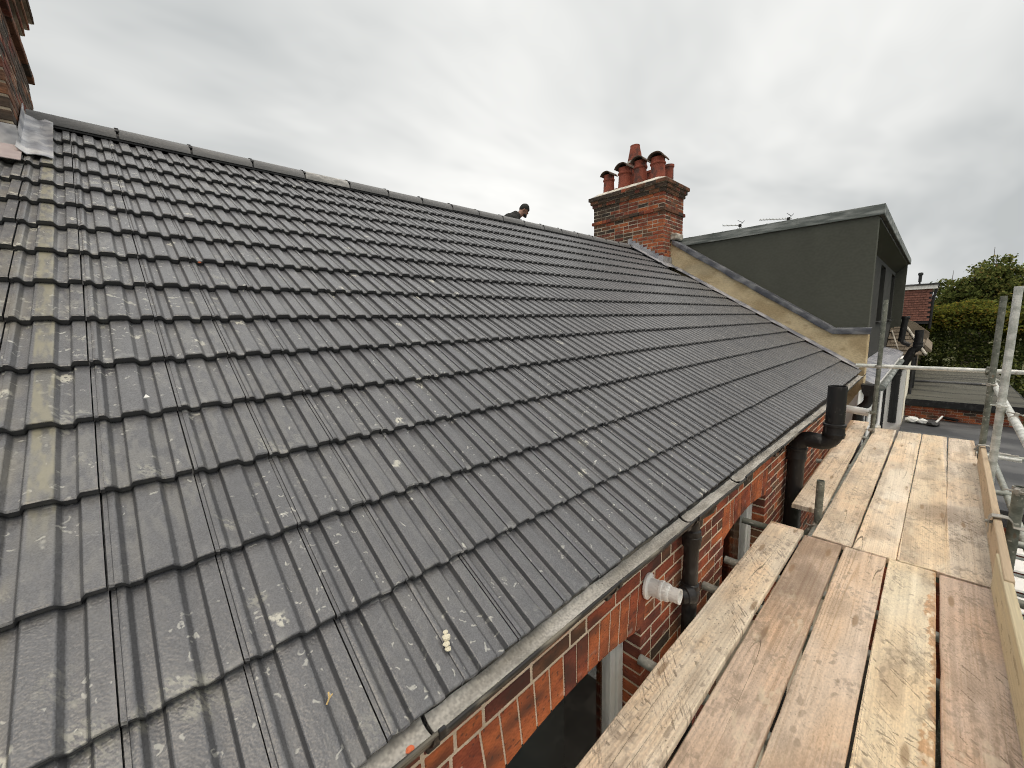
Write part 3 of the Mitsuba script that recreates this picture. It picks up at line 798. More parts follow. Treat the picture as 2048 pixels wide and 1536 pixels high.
for x in gx[2:-1]:
    m = MB()
    a = np.linspace(math.pi * 1.0, 1.8 * math.pi, 10)
    for r0, r1 in ((GR + 0.005, GR + 0.001),):
        V = []
        for xx in (x - 0.022, x + 0.022):
            for r in (r0, r1):
                V += [(xx, GY + r * math.cos(t), lip(x) + r * math.sin(t) - 0.001) for t in a]
        n = 10
        J = lambda e, w, j: (e * 2 + w) * n + j
        F = []
        for j in range(n - 1):
            F += [[J(0, 0, j), J(0, 0, j + 1), J(1, 0, j + 1), J(1, 0, j)], [J(0, 1, j), J(1, 1, j), J(1, 1, j + 1), J(0, 1, j + 1)],
                  [J(0, 0, j), J(0, 1, j), J(0, 1, j + 1), J(0, 0, j + 1)], [J(1, 0, j), J(1, 0, j + 1), J(1, 1, j + 1), J(1, 1, j)]]
        m.add(V, F)
    m.cbox(x - 0.009, x + 0.009, GY - GR - 0.009, GY - GR + 0.001, lip(x) - 0.016, lip(x) + 0.009, 0.002)
    m.tube([(x, GY + 0.02, lip(x) - GR + 0.004), (x, GY + 0.08, lip(x) - GR + 0.012), (x, WALL - 0.03, lip(x) - GR + 0.04)], 0.008, 8)
    m.cbox(x - 0.018, x + 0.018, GY - 0.014, GY + 0.014, lip(x) - GR - 0.034, lip(x) - GR - 0.002, 0.003)
    put(piece('gutter__bracket'), m, 'black_plastic')

tag('drainpipe', 'black plastic drainpipe beside the white boiler flue under the near gutter', 'drainpipe')
px_, py_ = 2.26, -0.160
m = MB()
m.tube([(px_ - .01, py_ - .085, lip(2.1) - 0.062), (px_ - .01, py_ - .080, lip(2.1) - 0.085), (px_ - .003, py_ - .03, lip(2.1) - 0.135), (px_, py_, lip(2.1) - 0.185), (px_, py_, -2.4), (px_, py_, GROUND + 0.05)], 0.0405, 22)
put('drainpipe__pipe', m, 'black_plastic', smooth=50)
for z in (-0.475, -0.80, -2.6):
    m = MB()
    m.lathe([(0.0405, -0.055), (0.049, -0.05), (0.050, -0.015), (0.053, -0.012), (0.053, 0.012), (0.050, 0.015), (0.049, 0.045), (0.0405, 0.052)], (px_ - (.003 if z > -.4 else 0), py_ - (.008 if z > -.4 else 0), z))
    put(piece('drainpipe__collar'), m, 'black_plastic', smooth=40)
m = MB()
m.lathe([(0.0, 0.0), (0.050, 0.0), (0.052, 0.012), (0.052, 0.045), (0.046, 0.05), (0.044, 0.078), (0.0, 0.079)], (px_ - 0.026, py_ - 0.02, -0.80), n=18, M=np.array([[0, .5, -.86], [0, .86, .5], [1, 0, 0]]))
put('drainpipe__access_cap', m, 'black_plastic', smooth=40)

tag('boiler_flue', 'white plastic boiler flue poking from the brick wall under the gutter', 'flue')
fM = np.array([[1, 0, 0], [0, 0.13, -1], [0, 1, 0.13]], float)
fM[:, 2] = np.array([0.10, -0.98, 0.05]) / np.linalg.norm([0.10, -0.98, 0.05])
fM[:, 0] = np.cross([0, 0, 1], fM[:, 2])
fM[:, 0] /= np.linalg.norm(fM[:, 0])
fM[:, 1] = np.cross(fM[:, 2], fM[:, 0])
fM *= 0.86
F0 = np.array([1.865, WALL - 0.004, -0.600])
m = MB().lathe([(0.0, 0.0), (0.075, 0.0), (0.075, 0.012), (0.050, 0.020), (0.050, 0.030)], F0, n=24, M=fM)
put('boiler_flue__wall_plate', m, 'white_plastic', smooth=40)
m = MB().lathe([(0.051, 0.016), (0.051, 0.075), (0.056, 0.078), (0.056, 0.092), (0.051, 0.095), (0.051, 0.122), (0.044, 0.132), (0.0, 0.134)], F0, n=24, M=fM)
put('boiler_flue__sleeve', m, 'white_plastic', smooth=40)
m = MB().lathe([(0.040, 0.13), (0.040, 0.178), (0.042, 0.180), (0.042, 0.188), (0.035, 0.188), (0.035, 0.14)], F0, n=24, M=fM)
put('boiler_flue__nozzle', m, 'white_plastic', smooth=40)


def soil_pipe(key, x, y0, y1, zb, zo0, zo1, zt, r, label):
    """lower run on the wall, an offset swinging out past the gutter, an upper run with an open top"""
    tag(key, label, 'soil pipe')
    m = MB().tube([(x, y0, zb), (x, y0, zo0 - 0.06)], r, 24)
    put(key + '__lower_pipe', m, 'cast_iron', smooth=50)
    t = np.linspace(0, 1, 9)
    h = zo1 - zo0
    pts = [(x, y0, zo0 - 0.10), (x, y0, zo0 - 0.02)]
    for q in np.linspace(0, 1, 6)[1:]:
        a = q * math.radians(72)
        pts.append((x, y0 - r * 1.5 * (1 - math.cos(a)), zo0 - 0.02 + r * 1.5 * math.sin(a)))
    q0 = np.array(pts[-1])
    end = [(x, y1, zo1 + 0.02), (x, y1, zo1 + 0.06)]
    for q in np.linspace(0, 1, 6)[1:]:
        a = q * math.radians(72)
        end.insert(0, (x, y1 + r * 1.5 * (1 - math.cos(a)), zo1 + 0.02 - r * 1.5 * math.sin(a)))
    m = MB().tube(pts + end, r * 1.02, 24)
    put(key + '__offset_bend', m, 'cast_iron', smooth=50)
    for (yy, zz) in ((y0, zo0 - 0.07), (y1, zo1 + 0.05)):
        m = MB().lathe([(r, -0.075), (r * 1.13, -0.07), (r * 1.13, -0.052), (r * 1.20, -0.046), (r * 1.20, -0.030), (r * 1.13, -0.024), (r * 1.13, 0.030), (r * 1.22, 0.036), (r * 1.22, 0.055), (r * 1.08, 0.060), (r, 0.06)], (x, yy, zz), n=28)
        put(piece(key + '__collar'), m, 'cast_iron', smooth=40)
    m = MB().tube([(x, y1, zo1 + 0.06), (x, y1, zt)], r, 28, inner=r - 0.008)
    put(key + '__upper_pipe', m, 'cast_iron', smooth=50)


soil_pipe('soil_pipe', 4.66, -0.185, -0.452, GROUND, -0.50, -0.345, 0.105, 0.071, 'fat black soil pipe with a double bend rising past the gutter beside the scaffold boards')
m = MB().tube([(7.62, -0.20, -0.620), (7.60, -0.47, -0.645)], 0.055, 20, inner=0.048)
m.tube([(7.62, WALL + 0.01, -0.612), (7.62, -0.21, -0.621)], 0.052, 16)
put('overflow_pipe', m, 'white_plastic', smooth=50)
tag('overflow_pipe', 'short white plastic pipe between the soil pipe and the inner scaffold upright', 'pipe')
# hopper and crooked drainpipe at the far end of the gutter
tag('drainpipe_001', 'crooked black drainpipe with a hopper at the far end of the gutter', 'drainpipe')
m = MB()
m.prism([(-0.48, -0.36), (-0.28, -0.36), (-0.30, -0.47), (-0.335, -0.53), (-0.425, -0.53), (-0.46, -0.47)], 8.40, 8.62, 0)
put('drainpipe_001__hopper', m, 'cast_iron')
m = MB().tube([(8.50, -0.38, -0.52), (8.50, -0.38, -0.62), (8.50, -0.36, -0.68), (8.50, -0.29, -0.76), (8.50, -0.27, -0.84), (8.50, -0.265, -0.95), (8.50, -0.265, GROUND)], 0.062, 18)
put('drainpipe_001__pipe', m, 'cast_iron', smooth=50)

# ------------------------------------------------------------------ brick chimneys on the ridge
COWL = []


def chimney(key, x0, x1, y0, y1, grime, label, pots, seed, n_max):
    global bricks, rb
    tag(key, label, 'chimney')
    rb = random.Random(seed)
    bricks = []
    ztop = 3.26
    core = MB()
    core.box(x0 + 0.0035, x1 - 0.0035, y0 + 0.0035, y1 - 0.0035, 1.6, ztop + 0.005)
    put(key + '__core', core, 'chimney_mortar')
    c = 0
    z = 1.66
    JT = 0.0085
    while z < ztop - 0.01:
        za, zb = z + JT / 2, z + COURSE - JT / 2
        off = 0.0 if c % 2 else 0.1125
        strc = 2.88 < z < 2.96
        grow = 0.035 if strc else 0.0
        if strc:
            za, zb = za - 0.004, zb - 0.002
        sooty = max(0.0, (z - 2.2) / 1.0)
        dims = ((y0 - grow, y1 + grow, 0), (x0 - grow, x1 + grow, 1))
        for lo, hi, ax in dims:
            inset = 0.104 if ax else 0.0       # butt the two directions at the corners
            p = lo + inset if ax else lo
            end = hi - inset if ax else hi
            first = True
            while p < end - 0.015:
                l = (off + 0.0 if (first and off) else BL)
                if rb.random() < 0.25 and not first:
                    l = BL / 2
                e = min(p + l, end)
                if end - e < 0.05:
                    e = end
                a, b = p + (JT / 2 if p > lo + inset else 0), e - (JT / 2 if e < end else 0)
                if ax == 0:
                    for side in (0, 1):
                        u0, u1 = (x0 - grow, x0 + 0.10) if side == 0 else (x1 - 0.10, x1 + grow)
                        fy = ((a + b) / 2 - y0) / (y1 - y0)
                        dark = min(0.96, max(0.0, 2.0 * (fy - 0.40 + 0.5 * (meshkit.noise(np.array([fy * 5, z * 4, seed])) - .5)) + 0.25 * sooty)) if grime < 0.5 else grime
                        w = (5 * (1 - dark) ** 1.5, 3.5 * (1 - dark), 1.2, 0.9 + 2.2 * dark, 0.15 + 5 * dark ** 1.5)
                        if strc:
                            w = (.4, 1.2, 2, 3, 3) if grime < .5 else (0, .3, 1, 4, 5)
                        q = MB()
                        o = max(-.003, min(.0018, rb.gauss(0, .0015)))
                        q.cbox(u0 + (o if side == 0 else 0), u1 + (o if side else 0), a, b, za + rb.uniform(0, .002), zb - rb.uniform(0, .002), 0.005)
                        bricks.append((q.mesh(), pick(w), np.array([(u0 + u1) / 2, (a + b) / 2, z + .04])))
                else:
                    for side in (0, 1):
                        u0, u1 = (y0 - grow, y0 + 0.10) if side == 0 else (y1 - 0.10, y1 + grow)
                        w = (3, 4, 2, 1.5 + sooty, 0.3 + 1.0 * sooty) if grime < .5 else (0.2, 1.2, 2, 4, 4)
                        if strc:
                            w = (.4, 1.2, 2, 3, 3) if grime < .5 else (0, .3, 1, 4, 5)
                        q = MB()
                        o = max(-.003, min(.0018, rb.gauss(0, .0015)))
                        q.cbox(a, b, u0 + (o if side == 0 else 0), u1 + (o if side else 0), za + rb.uniform(0, .002), zb - rb.uniform(0, .002), 0.005)
                        bricks.append((q.mesh(), pick(w), np.array([(a + b) / 2, (u0 + u1) / 2, z + .04])))
                p = e
                first = False
        z += COURSE
        c += 1
    for k, g in enumerate((0.030, 0.062, 0.094)):        # oversailing cornice
        za, zb = z + JT / 2, z + COURSE - JT / 2
        for ax in (0, 1):
            lo, hi = (y0 - g, y1 + g) if ax == 0 else (x0 - g + 0.104, x1 + g - 0.104)
            p = lo
            while p < hi - 0.02:
                e = min(p + BL * (0.5 if rb.random() < .4 else 1), hi)
                for side in (0, 1):
                    q = MB()
                    if ax == 0:
                        u0, u1 = (x0 - g, x0 + .10 - g) if side == 0 else (x1 - .10 + g, x1 + g)
                        q.cbox(u0, u1, p + .003, e - .003, za, zb, 0.006)
                        ctr = np.array([(u0 + u1) / 2, (p + e) / 2, z])
                    else:
                        u0, u1 = (y0 - g, y0 + .10 - g) if side == 0 else (y1 - .10 + g, y1 + g)
                        q.cbox(p + .003, e - .003, u0, u1, za, zb, 0.006)
                        ctr = np.array([(p + e) / 2, (u0 + u1) / 2, z])
                    bricks.append((q.mesh(), pick((0.15, .4, 1, 3, 5)), ctr))
                p = e
        core2 = MB()
        core2.box(x0 - g + .012, x1 + g - .012, y0 - g + .012, y1 + g - .012, z, z + COURSE)
        put(piece(key + '__cornice_bed'), core2, 'chimney_mortar')
        z += COURSE
    lay(bricks, key, n_max, 'bricks on the faces turned away')
    m = MB()                                             # cement flaunching, slightly lumpy
    NX, NY = 12, 18
    P = []
    for i in range(NX + 1):
        row = []
        for j in range(NY + 1):
            u, v = i / NX, j / NY
            edge = min(u, 1 - u, v, 1 - v)
            h = 0.005 + 0.10 * min(1, edge / 0.16) ** 0.8 + 0.02 * (meshkit.noise(np.array([u * 9, v * 14, seed])) - .5)
            row.append((x0 - .085 + u * (x1 - x0 + .17), y0 - .085 + v * (y1 - y0 + .17), z + (0.002 if edge == 0 else h)))
        P.append(row)
    m.sheet(P)
    put(key + '__flaunching', m, 'cement', smooth=50)
    for k, (x, y, z0, r, h, style) in enumerate(pots):
        pk = piece(key + '__chimney_pot')
        rj = random.Random(seed * 10 + k)
        R = trimesh.transformations.euler_matrix(rj.uniform(-.02, .02), rj.uniform(-.02, .02), 0)[:3, :3]
        if style == 'tall':
            prof = [(r * 1.05, 0), (r, h * .05), (r * .88, h * .52), (r * 1.10, h * .55), (r * 1.14, h * .60), (r * 1.0, h * .64), (r * 1.0, h * .68), (r * 1.02, h * .72), (r * .66, h * .97), (r * .68, h), (r * .55, h), (r * .55, h * .8)]
        elif style == 'plain':
            prof = [(r, 0), (r, h * .88), (r * 1.14, h * .90), (r * 1.14, h), (r * .85, h), (r * .85, h * .6)]
        else:
            prof = [(r * 1.08, 0), (r * 1.05, h * .10), (r * .92, h * .72), (r * 1.06, h * .75), (r * 1.08, h * .80), (r * .95, h * .83), (r * .95, h * .96), (r * 1.02, h), (r * .8, h), (r * .8, h * .7)]
        put(pk, MB().lathe(prof, (x, y, z0), n=28, M=R), 'terracotta', smooth=40)
        if style == 'cowl':
            # half-round clay hood on two stubs, like a tile bent over the pot
            yaw = rj.uniform(-.25, .25)
            a = np.linspace(math.radians(12), math.radians(168), 13)
            V, F, n = [], [], 13
            for yy in (-r * 1.25, r * 1.25):
                for rr in (r * 1.16, r * 1.02):
                    V += [(rr * math.cos(t), yy, rr * .82 * math.sin(t)) for t in a]
            I = lambda e, w, i: (e * 2 + w) * n + i
            for i in range(n - 1):
                F += [[I(0, 0, i), I(1, 0, i), I(1, 0, i + 1), I(0, 0, i + 1)], [I(0, 1, i), I(0, 1, i + 1), I(1, 1, i + 1), I(1, 1, i)],
                      [I(0, 0, i), I(0, 0, i + 1), I(0, 1, i + 1), I(0, 1, i)], [I(1, 0, i), I(1, 1, i), I(1, 1, i + 1), I(1, 0, i + 1)]]
            for i in (0, n - 1):
                F.append([I(0, 0, i), I(0, 1, i), I(1, 1, i), I(1, 0, i)])
            V = np.array(V)
            # the open arch faces the camera side, so the barrel runs along X
            ca, sa = math.cos(math.pi / 2 + yaw), math.sin(math.pi / 2 + yaw)
            V = np.stack([V[:, 0] * ca - V[:, 1] * sa, V[:, 0] * sa + V[:, 1] * ca, V[:, 2]], 1) + (x, y, z0 + h - r * .34)
            put(pk + '__cowl', MB().add(V, F), 'cowl_clay', smooth=40)
        if style == 'tall':
            m = MB()
            m.lathe([(r * 1.0, h * .645), (r * 1.12, h * .65), (r * 1.12, h * .69), (r * .9, h * .70)], (x, y, z0), n=24, M=R)
            for t in (3.6, 5.2, 1.2):
                m.tube([(x + r * 1.13 * math.cos(t), y + r * 1.13 * math.sin(t), z0 + h * .22), (x + r * 1.15 * math.cos(t), y + r * 1.15 * math.sin(t), z0 + h * .66)], .010, 6)
            put(pk + '__clamp', m, 'cement')


PZ = 3.555
chimney('chimney', 8.27, 9.20, 2.985, 4.655, 0.0, 'tall red brick chimney with clustered clay pots at the far end of the ridge',
        [(8.50, 4.41, PZ, .122, .46, 'cowl'), (8.50, 4.00, PZ, .146, .50, 'cowl'), (8.50, 3.63, PZ, .138, .53, 'cowl'), (8.50, 3.235, PZ + .01, .146, .475, 'cowl'),
         (8.98, 4.02, PZ, .158, 1.10, 'tall'), (8.98, 3.235, PZ, .102, .46, 'plain'), (8.98, 4.46, PZ, .10, .28, 'plain'), (8.98, 3.64, PZ, .10, .45, 'plain')], 77, 300)
chimney('chimney_001', -1.17, -0.222, 2.99, 4.64, 0.93, 'close brick chimney cut off by the upper left corner of the photo',
        [(-0.95, 3.4, PZ, .12, .5, 'cowl'), (-0.95, 4.1, PZ, .12, .5, 'cowl'), (-0.45, 3.7, PZ, .12, .5, 'plain')], 78, 220)
# stepped lead up the side of the far chimney
m = MB()
for k in range(9):
    y = 2.97 + k * 0.088
    zr = y * ST / CT + 0.05
    m.cbox(8.255, 8.268, y, y + 0.092, zr - 0.10, zr + 0.135, 0.002)
    m.add(*(lambda P: (P, [[0, 1, 2, 3], [0, 3, 7, 4], [3, 2, 6, 7]]))(np.array([slope_pt(8.12, y / CT, 0.03), slope_pt(8.12, (y + .095) / CT, 0.03), slope_pt(8.262, (y + .095) / CT, 0.045), slope_pt(8.262, y / CT, 0.045),
                                                                             slope_pt(8.12, y / CT, 0.01), slope_pt(8.12, (y + .095) / CT, 0.01), slope_pt(8.262, (y + .095) / CT, 0.01), slope_pt(8.262, y / CT, 0.01)])))
put('chimney__step_flashing', m, 'lead')
m = MB()
m.sheet([[slope_pt(x, s, 0.03 + .02 * (s > 3.5)) for x in np.linspace(8.12, 8.66, 10)] for s in (3.34, 3.42, 3.54)][::-1])
m.box(8.25, 8.645, 2.955, 2.98, 1.80, 2.04)
put('chimney__apron_flashing', m, 'lead')

# ------------------------------------------------------------------ neighbouring house with the big rendered dormer
DH = 'dormer_house'
tag(DH, 'neighbouring house with a large dark green rendered dormer behind the sand parapet', 'house')
PX0, PX1 = 8.648, 8.945


def ptop(y):
    return 0.485 if y < 0.16 else 0.485 + (y - 0.16) * 0.673


m = MB()
m.prism([(-0.285, -0.42), (-0.285, 0.485), (0.16, 0.485), (3.72, ptop(3.72)), (7.2, 0.4), (7.2, -3.0), (1.0, -3.0)], PX0, PX1, 0)
put(DH + '__party_wall', m, 'sand_render')
m = MB()
rows = []
Yc = np.concatenate([[-0.32, 0.06, 0.16], np.linspace(0.4, 2.96, 14)])
for y in Yc:
    zt = ptop(y)
    w = rg.uniform(-.012, .012)
    rows.append([(PX0 - 0.022 + rg.uniform(-.004, .004), y, zt - 0.062 + w), (PX0 - 0.026, y, zt + 0.00), (PX0 - 0.018, y, zt + 0.032), (PX0 + 0.10, y, zt + 0.044), (PX1 - 0.04, y, zt + 0.040)])
m.sheet(rows)
put(DH + '__party_wall__lead_coping', m, 'lead_dark', smooth=30)
m = MB()
m.cbox(PX0 - 0.03, PX1 + 0.02, 2.86, 3.0, 2.40, 2.53, 0.02)
put(DH + '__party_wall__mortar_cap', m, 'cement')
DX0, DX1 = 8.95, 18.6
m = MB()                                                  # cheeks, roof slab and recessed front, butted
m.box(DX0, DX0 + 0.2, -0.253, 4.3, -0.30, 2.297)
put(DH + '__dormer__near_cheek', m, 'green_render')
m = MB()
m.box(DX1 - 0.2, DX1, -0.253, 4.3, -0.30, 2.297)
put(DH + '__dormer__far_cheek', m, 'green_render')
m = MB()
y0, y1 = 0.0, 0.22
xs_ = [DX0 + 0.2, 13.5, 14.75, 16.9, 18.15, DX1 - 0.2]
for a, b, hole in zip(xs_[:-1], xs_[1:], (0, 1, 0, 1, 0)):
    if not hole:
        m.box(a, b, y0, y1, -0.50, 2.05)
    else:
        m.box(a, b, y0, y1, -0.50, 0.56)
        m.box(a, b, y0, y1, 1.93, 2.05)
put(DH + '__dormer', m, 'shaded_render')
m = MB()
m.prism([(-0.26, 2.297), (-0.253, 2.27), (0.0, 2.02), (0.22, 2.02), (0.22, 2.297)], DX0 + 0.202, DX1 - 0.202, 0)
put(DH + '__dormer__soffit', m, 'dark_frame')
for a, b in ((13.5, 14.75), (16.9, 18.15)):
    w = piece(DH + '__dormer__window')
    m = MB()
    m.box(a, a + .06, .10, .16, .56, 1.93)
    m.box(b - .06, b, .10, .16, .56, 1.93)
    m.box(a + .06, b - .06, .10, .16, 1.87, 1.93)
    m.box(a + .06, b - .06, .10, .16, .56, .62)
    m.box((a + b) / 2 - .03, (a + b) / 2 + .03, .102, .158, .62, 1.87)
    m.cbox(a - .06, b + .06, -.06, .10, .52, .555, .004)
    m.box(a + .06, b - .06, .14, .15, .62, 1.87)
    put(w, m, 'dark_frame')
m = MB()
m.box(DX0 - 0.02, DX1 + .03, -0.30, 4.4, 2.300, 2.43)
put(DH + '__dormer__flat_roof', m, 'felt_roof')
m = MB()
m.cbox(DX0 - 0.036, DX0 - 0.021, -0.305, 3.4, 2.285, 2.445, .004)
m.cbox(DX0 - 0.036, DX1 + .045, -0.32, -0.302, 2.29, 2.447, .004)
m.cbox(DX1 + .031, DX1 + .045, -0.302, 4.4, 2.29, 2.447, .004)
for k in range(7):
    m.cbox(DX0 - 0.04, DX0 - .018, 0.35 + k * .47, 0.37 + k * .47, 2.283, 2.45, .002)
put(DH + '__dormer__fascia', m, 'felt_edge')
# lead-covered eave below the dormer, then the white rear wall
m = MB()
m.prism([(0.0, -0.27), (-0.20, -0.33), (-0.205, -0.315), (-0.23, -0.325), (-0.43, -0.42), (-0.43, -0.47), (0.0, -0.47)], PX1 + .002, 17.2, 0)
put(DH + '__eave_apron', m, 'lead')
m = MB()
m.box(PX1 + .002, 15.0, -0.445, -0.431, -0.56, -0.425)
put(DH + '__fascia_board', m, 'white_plastic')
m = MB()
m.tube([(9.0, -0.49, -0.47), (15.0, -0.49, -0.50)], .05, 14)
put(DH + '__gutter', m, 'felt_edge', smooth=50)
m = MB()
hx = [PX1 - 0.29, 9.55, 10.75, 11.75, 13.35, 15.0]
for a, b, hole in zip(hx[:-1], hx[1:], (0, 1, 0, 1, 0)):
    if hole:
        m.box(a, b, -.24, .2, GROUND, -2.0)
        m.box(a, b, -.24, .2, -.70, -.50)
    else:
        m.box(a, b, -.24, .2, GROUND, -.50)
m.box(15.0, 24.0, -.60, .2, GROUND, -.52)
put(DH + '__rear_wall', m, 'white_paint')
m = MB()
m.box(15.002, 24.0, -.612, -.601, GROUND, -.53)
put(DH + '__cream_wall', m, 'cream_paint')
for a, b in ((9.55, 10.75), (11.75, 13.35)):
    w = piece(DH + '__window')
    m = MB()
    m.box(a, a + .07, -.234, -.15, -2.0, -.70)
    m.box(b - .07, b, -.234, -.15, -2.0, -.70)
    m.box(a + .07, b - .07, -.234, -.15, -.77, -.70)
    m.box(a + .07, b - .07, -.234, -.15, -2.0, -1.93)
    m.box((a + b) / 2 - .04, (a + b) / 2 + .04, -.232, -.152, -1.93, -.77)
    put(w + '__frame', m, 'white_plastic')
    m = MB()
    m.box(a + .07, b - .07, -.218, -.208, -1.93, -.77)
    put(w + '__pane', m, 'dark_frame')
    m = MB()
    m.cbox(a - .05, b + .05, -.30, -.24, -2.08, -2.002, .005)
    put(w + '__sill', m, 'cement')
soil_pipe('soil_pipe_001', 15.0, -0.415, -0.755, -2.2, -0.78, -0.12, 0.30, 0.085, 'distant black soil pipe with an upright top against the white wall beyond')
labels['soil_pipe_001']['label'] = 'distant black soil pipe on the white rear wall under the dormer'
m = MB()
m.tube([(17.0, -.66, -.55), (17.0, -.66, -1.0), (16.9, -.66, -2.06), (16.72, -.70, -2.13), (15.9, -1.65, -2.13)], .04, 12)
put('waste_pipe', m, 'black_plastic', smooth=50)
tag('waste_pipe', 'thin black pipe running down the cream wall and out over the dark flat roof', 'pipe')
m = MB()
m.tube([(18.3, -.67, -.53), (18.3, -.67, GROUND + 1)], .045, 12)
put('drainpipe_002', m, 'black_plastic', smooth=50)
tag('drainpipe_002', 'straight black drainpipe on the cream wall above the felt roof', 'drainpipe')
for k, (x, y, lab) in enumerate(((13.9, -.275, 'thin black cable pipe on the white wall left of the distant soil pipe'), (20.4, -.655, 'farthest thin black pipe on the cream wall'), (11.2, -.275, 'thin black pipe between the two windows of the white wall'))):
    key = num('wall_pipe')
    put(key, MB().tube([(x, y, -.56), (x, y, GROUND + .5)], .028, 10), 'black_plastic', smooth=50)
    tag(key, lab, 'pipe')
# aerials
tag('tv_aerial', 'thin aerial poking over the dormer roof nearest the chimney', 'aerial')
tag('tv_aerial_001', 'longer boom aerial farther along the dormer roof edge', 'aerial')


def aerial(key, p0, p1, n, refl):
    p0, p1 = np.array(p0), np.array(p1)
    put(key + '__boom', MB().tube([p0, p1], .009, 8), 'steel_grey')
    d = p1 - p0
    el = MB()
    for k in range(n):
        q = p0 + d * (0.06 + 0.86 * k / (n - 1))
        el.tube([q + (-.15, -.02, .0), q + (.15, .02, .01)], .004, 5)
    put(key + '__element', el, 'steel_grey')
    q = p0 + d * .90
    rf = MB()
    for t in (-1, 1):
        rf.tube([q, q + d / np.linalg.norm(d) * .10 + (0, 0, .12 * t)], .006, 6)
        rf.tube([q + (-.18, 0, .10 * t), q + (.18, 0, .10 * t)], .006, 6)
    rf.cbox(q[0] - .03, q[0] + .03, q[1] - .03, q[1] + .03, q[2] - .035, q[2] + .035, .006)
    put(key + '__reflector', rf, 'dark_frame')
    put(key + '__mast', MB().tube([(q[0], q[1], 2.43), (q[0], q[1], q[2])], .012, 8), 'steel_grey')


aerial('tv_aerial', (12, 3.14, 3.19), (12.1, 2.70, 3.13), 5, 0)
aerial('tv_aerial_001', (12, 2.28, 3.165), (12.2, 1.62, 3.10), 10, 1)

# ------------------------------------------------------------------ farther house with the tile-hung dormer
FH = 'tile_hung_house'
tag(FH, 'distant house with a brown tile-hung dormer beyond the green dormer', 'house')
m = MB()
m.box(24.0, 30.0, -.60, 6.0, GROUND, -.1)
m.prism([(-.85, -.55), (-.85, -.42), (3.6, 2.35), (8.0, -.3), (8.0, -.6)], 18.62, 30.0, 0)
m.add([(17.0, -.90, -.50), (17.0, -.02, -.50), (18.5, -.02, .34), (18.5, -.34, .34), (18.6, -.90, -.50), (18.6, -.02, .34), (18.6, -.34, .34)], [[0, 1, 2, 2], [0, 2, 3, 3], [0, 3, 6, 4], [3, 2, 5, 6]])
m.prism([(-1.02, -.50), (-1.02, -.46), (-.852, -.26), (-.852, -.50)], 18.63, 23.68, 0)
put(FH + '__roof', m, 'old_tile')
m = MB()
for r in range(14):                                        # courses of the near roof slope, with raised lines
    t0, t1 = r / 14, (r + 1) / 14
    y0, z0 = -.90 + 4.45 * t0, -.43 + 2.77 * t0
    y1, z1 = -.90 + 4.45 * t1, -.43 + 2.77 * t1
    for c in range(22):
        x = 18.7 + c * .24 + (0.12 if r % 2 else 0)
        if x < 23.9:
            m.add([(x + .01, y0, z0 + .05), (x + .23, y0, z0 + .05), (x + .23, y1, z1 + .015), (x + .01, y1, z1 + .015), (x + .01, y0, z0 + .0), (x + .23, y0, z0)], [[0, 1, 2, 3], [4, 5, 1, 0]])
hipm = MB()
for r in range(8):                                         # the hipped end facing the scaffold
    t0, t1 = r / 8, (r + 1) / 8
    lo0, lo1 = -.90 + .56 * t0, -.90 + .56 * t1
    for c in range(7):
        y = -.02 - c * .165 - (.08 if r % 2 else 0)
        y1 = max(y - .155, lo1 + .005)
        if y > lo1 + .02 and y > y1:
            X = lambda t: 17.0 + 1.5 * t
            Z = lambda t: -.50 + .84 * t
            m.add([(X(t0) - .035, y, Z(t0) + .03), (X(t0) - .035, y1, Z(t0) + .03), (X(t1) - .012, y1, Z(t1) + .012), (X(t1) - .012, y, Z(t1) + .012), (X(t0), y, Z(t0)), (X(t0), y1, Z(t0))], [[0, 1, 2, 3], [4, 5, 1, 0]])
hipm.tube([(16.97, -.91, -.47), (18.48, -.35, .37)], .035, 8)
hipm.tube([(17.2, -.30, -.36), (18.2, -.06, .20)], .022, 8)
put(FH + '__roof__hip_tiles', hipm, 'cement')
put(FH + '__roof__tile_courses', m, 'old_tile')
tag(FH + '__roof__tile_courses', 'weathered tiles of the distant slope', kind='stuff')
m = MB()
m.box(24.0, 28.0, -.835, 3.0, .30, 1.72)
put(FH + '__dormer', m, 'roof_back')
m = MB()
for r in range(13):
    z = .42 + r * .097
    for c in range(22):
        y = -.84 + c * .165 + (.08 if r % 2 else 0)
        y1 = y + .158
        if y1 < 2.9:
            m.add([(23.955, y, z), (23.955, y1, z), (23.985, y1, z + .104), (23.985, y, z + .104), (23.998, y, z), (23.998, y1, z)], [[3, 2, 1, 0], [0, 1, 5, 4]])
put(FH + '__dormer__hung_tiles', m, 'brown_tile')
tag(FH + '__dormer__hung_tiles', 'brown hanging tiles on the dormer cheek', kind='stuff')
m = MB()
m.cbox(23.90, 28.1, -.98, 3.1, 1.70, 1.86, .01)
put(FH + '__dormer__fascia', m, 'white_paint')
m = MB()
m.box(23.85, 28.15, -1.03, 3.15, 1.863, 1.92)
put(FH + '__dormer__flat_roof', m, 'dark_felt')
m = MB()
m.tube([(24.0, -.95, 1.70), (24.0, -.92, 1.5), (24.0, -.88, 1.2), (24.0, -.88, .1)], .045, 10)
put(FH + '__dormer__drainpipe', m, 'black_plastic', smooth=50)
m = MB()
m.prism([(-.90, -.5), (-.90, -.05), (-.45, .36), (2.6, 2.1), (2.6, -.5)], 23.70, 23.95, 0)
put(FH + '__party_wall', m, 'old_tile')
m = MB()
m.tube([(25.0, -.42, 1.92), (25.0, -.42, 2.10)], .03, 12)
m.tube([(25.0, -.42, 2.06), (25.0, -.42, 2.36)], .055, 12)
m.lathe([(.06, 0), (.085, .04), (.075, .12), (0, .14)], (25.0, -.42, 2.32), n=12)
put('vent_pipe', m, 'black_plastic')
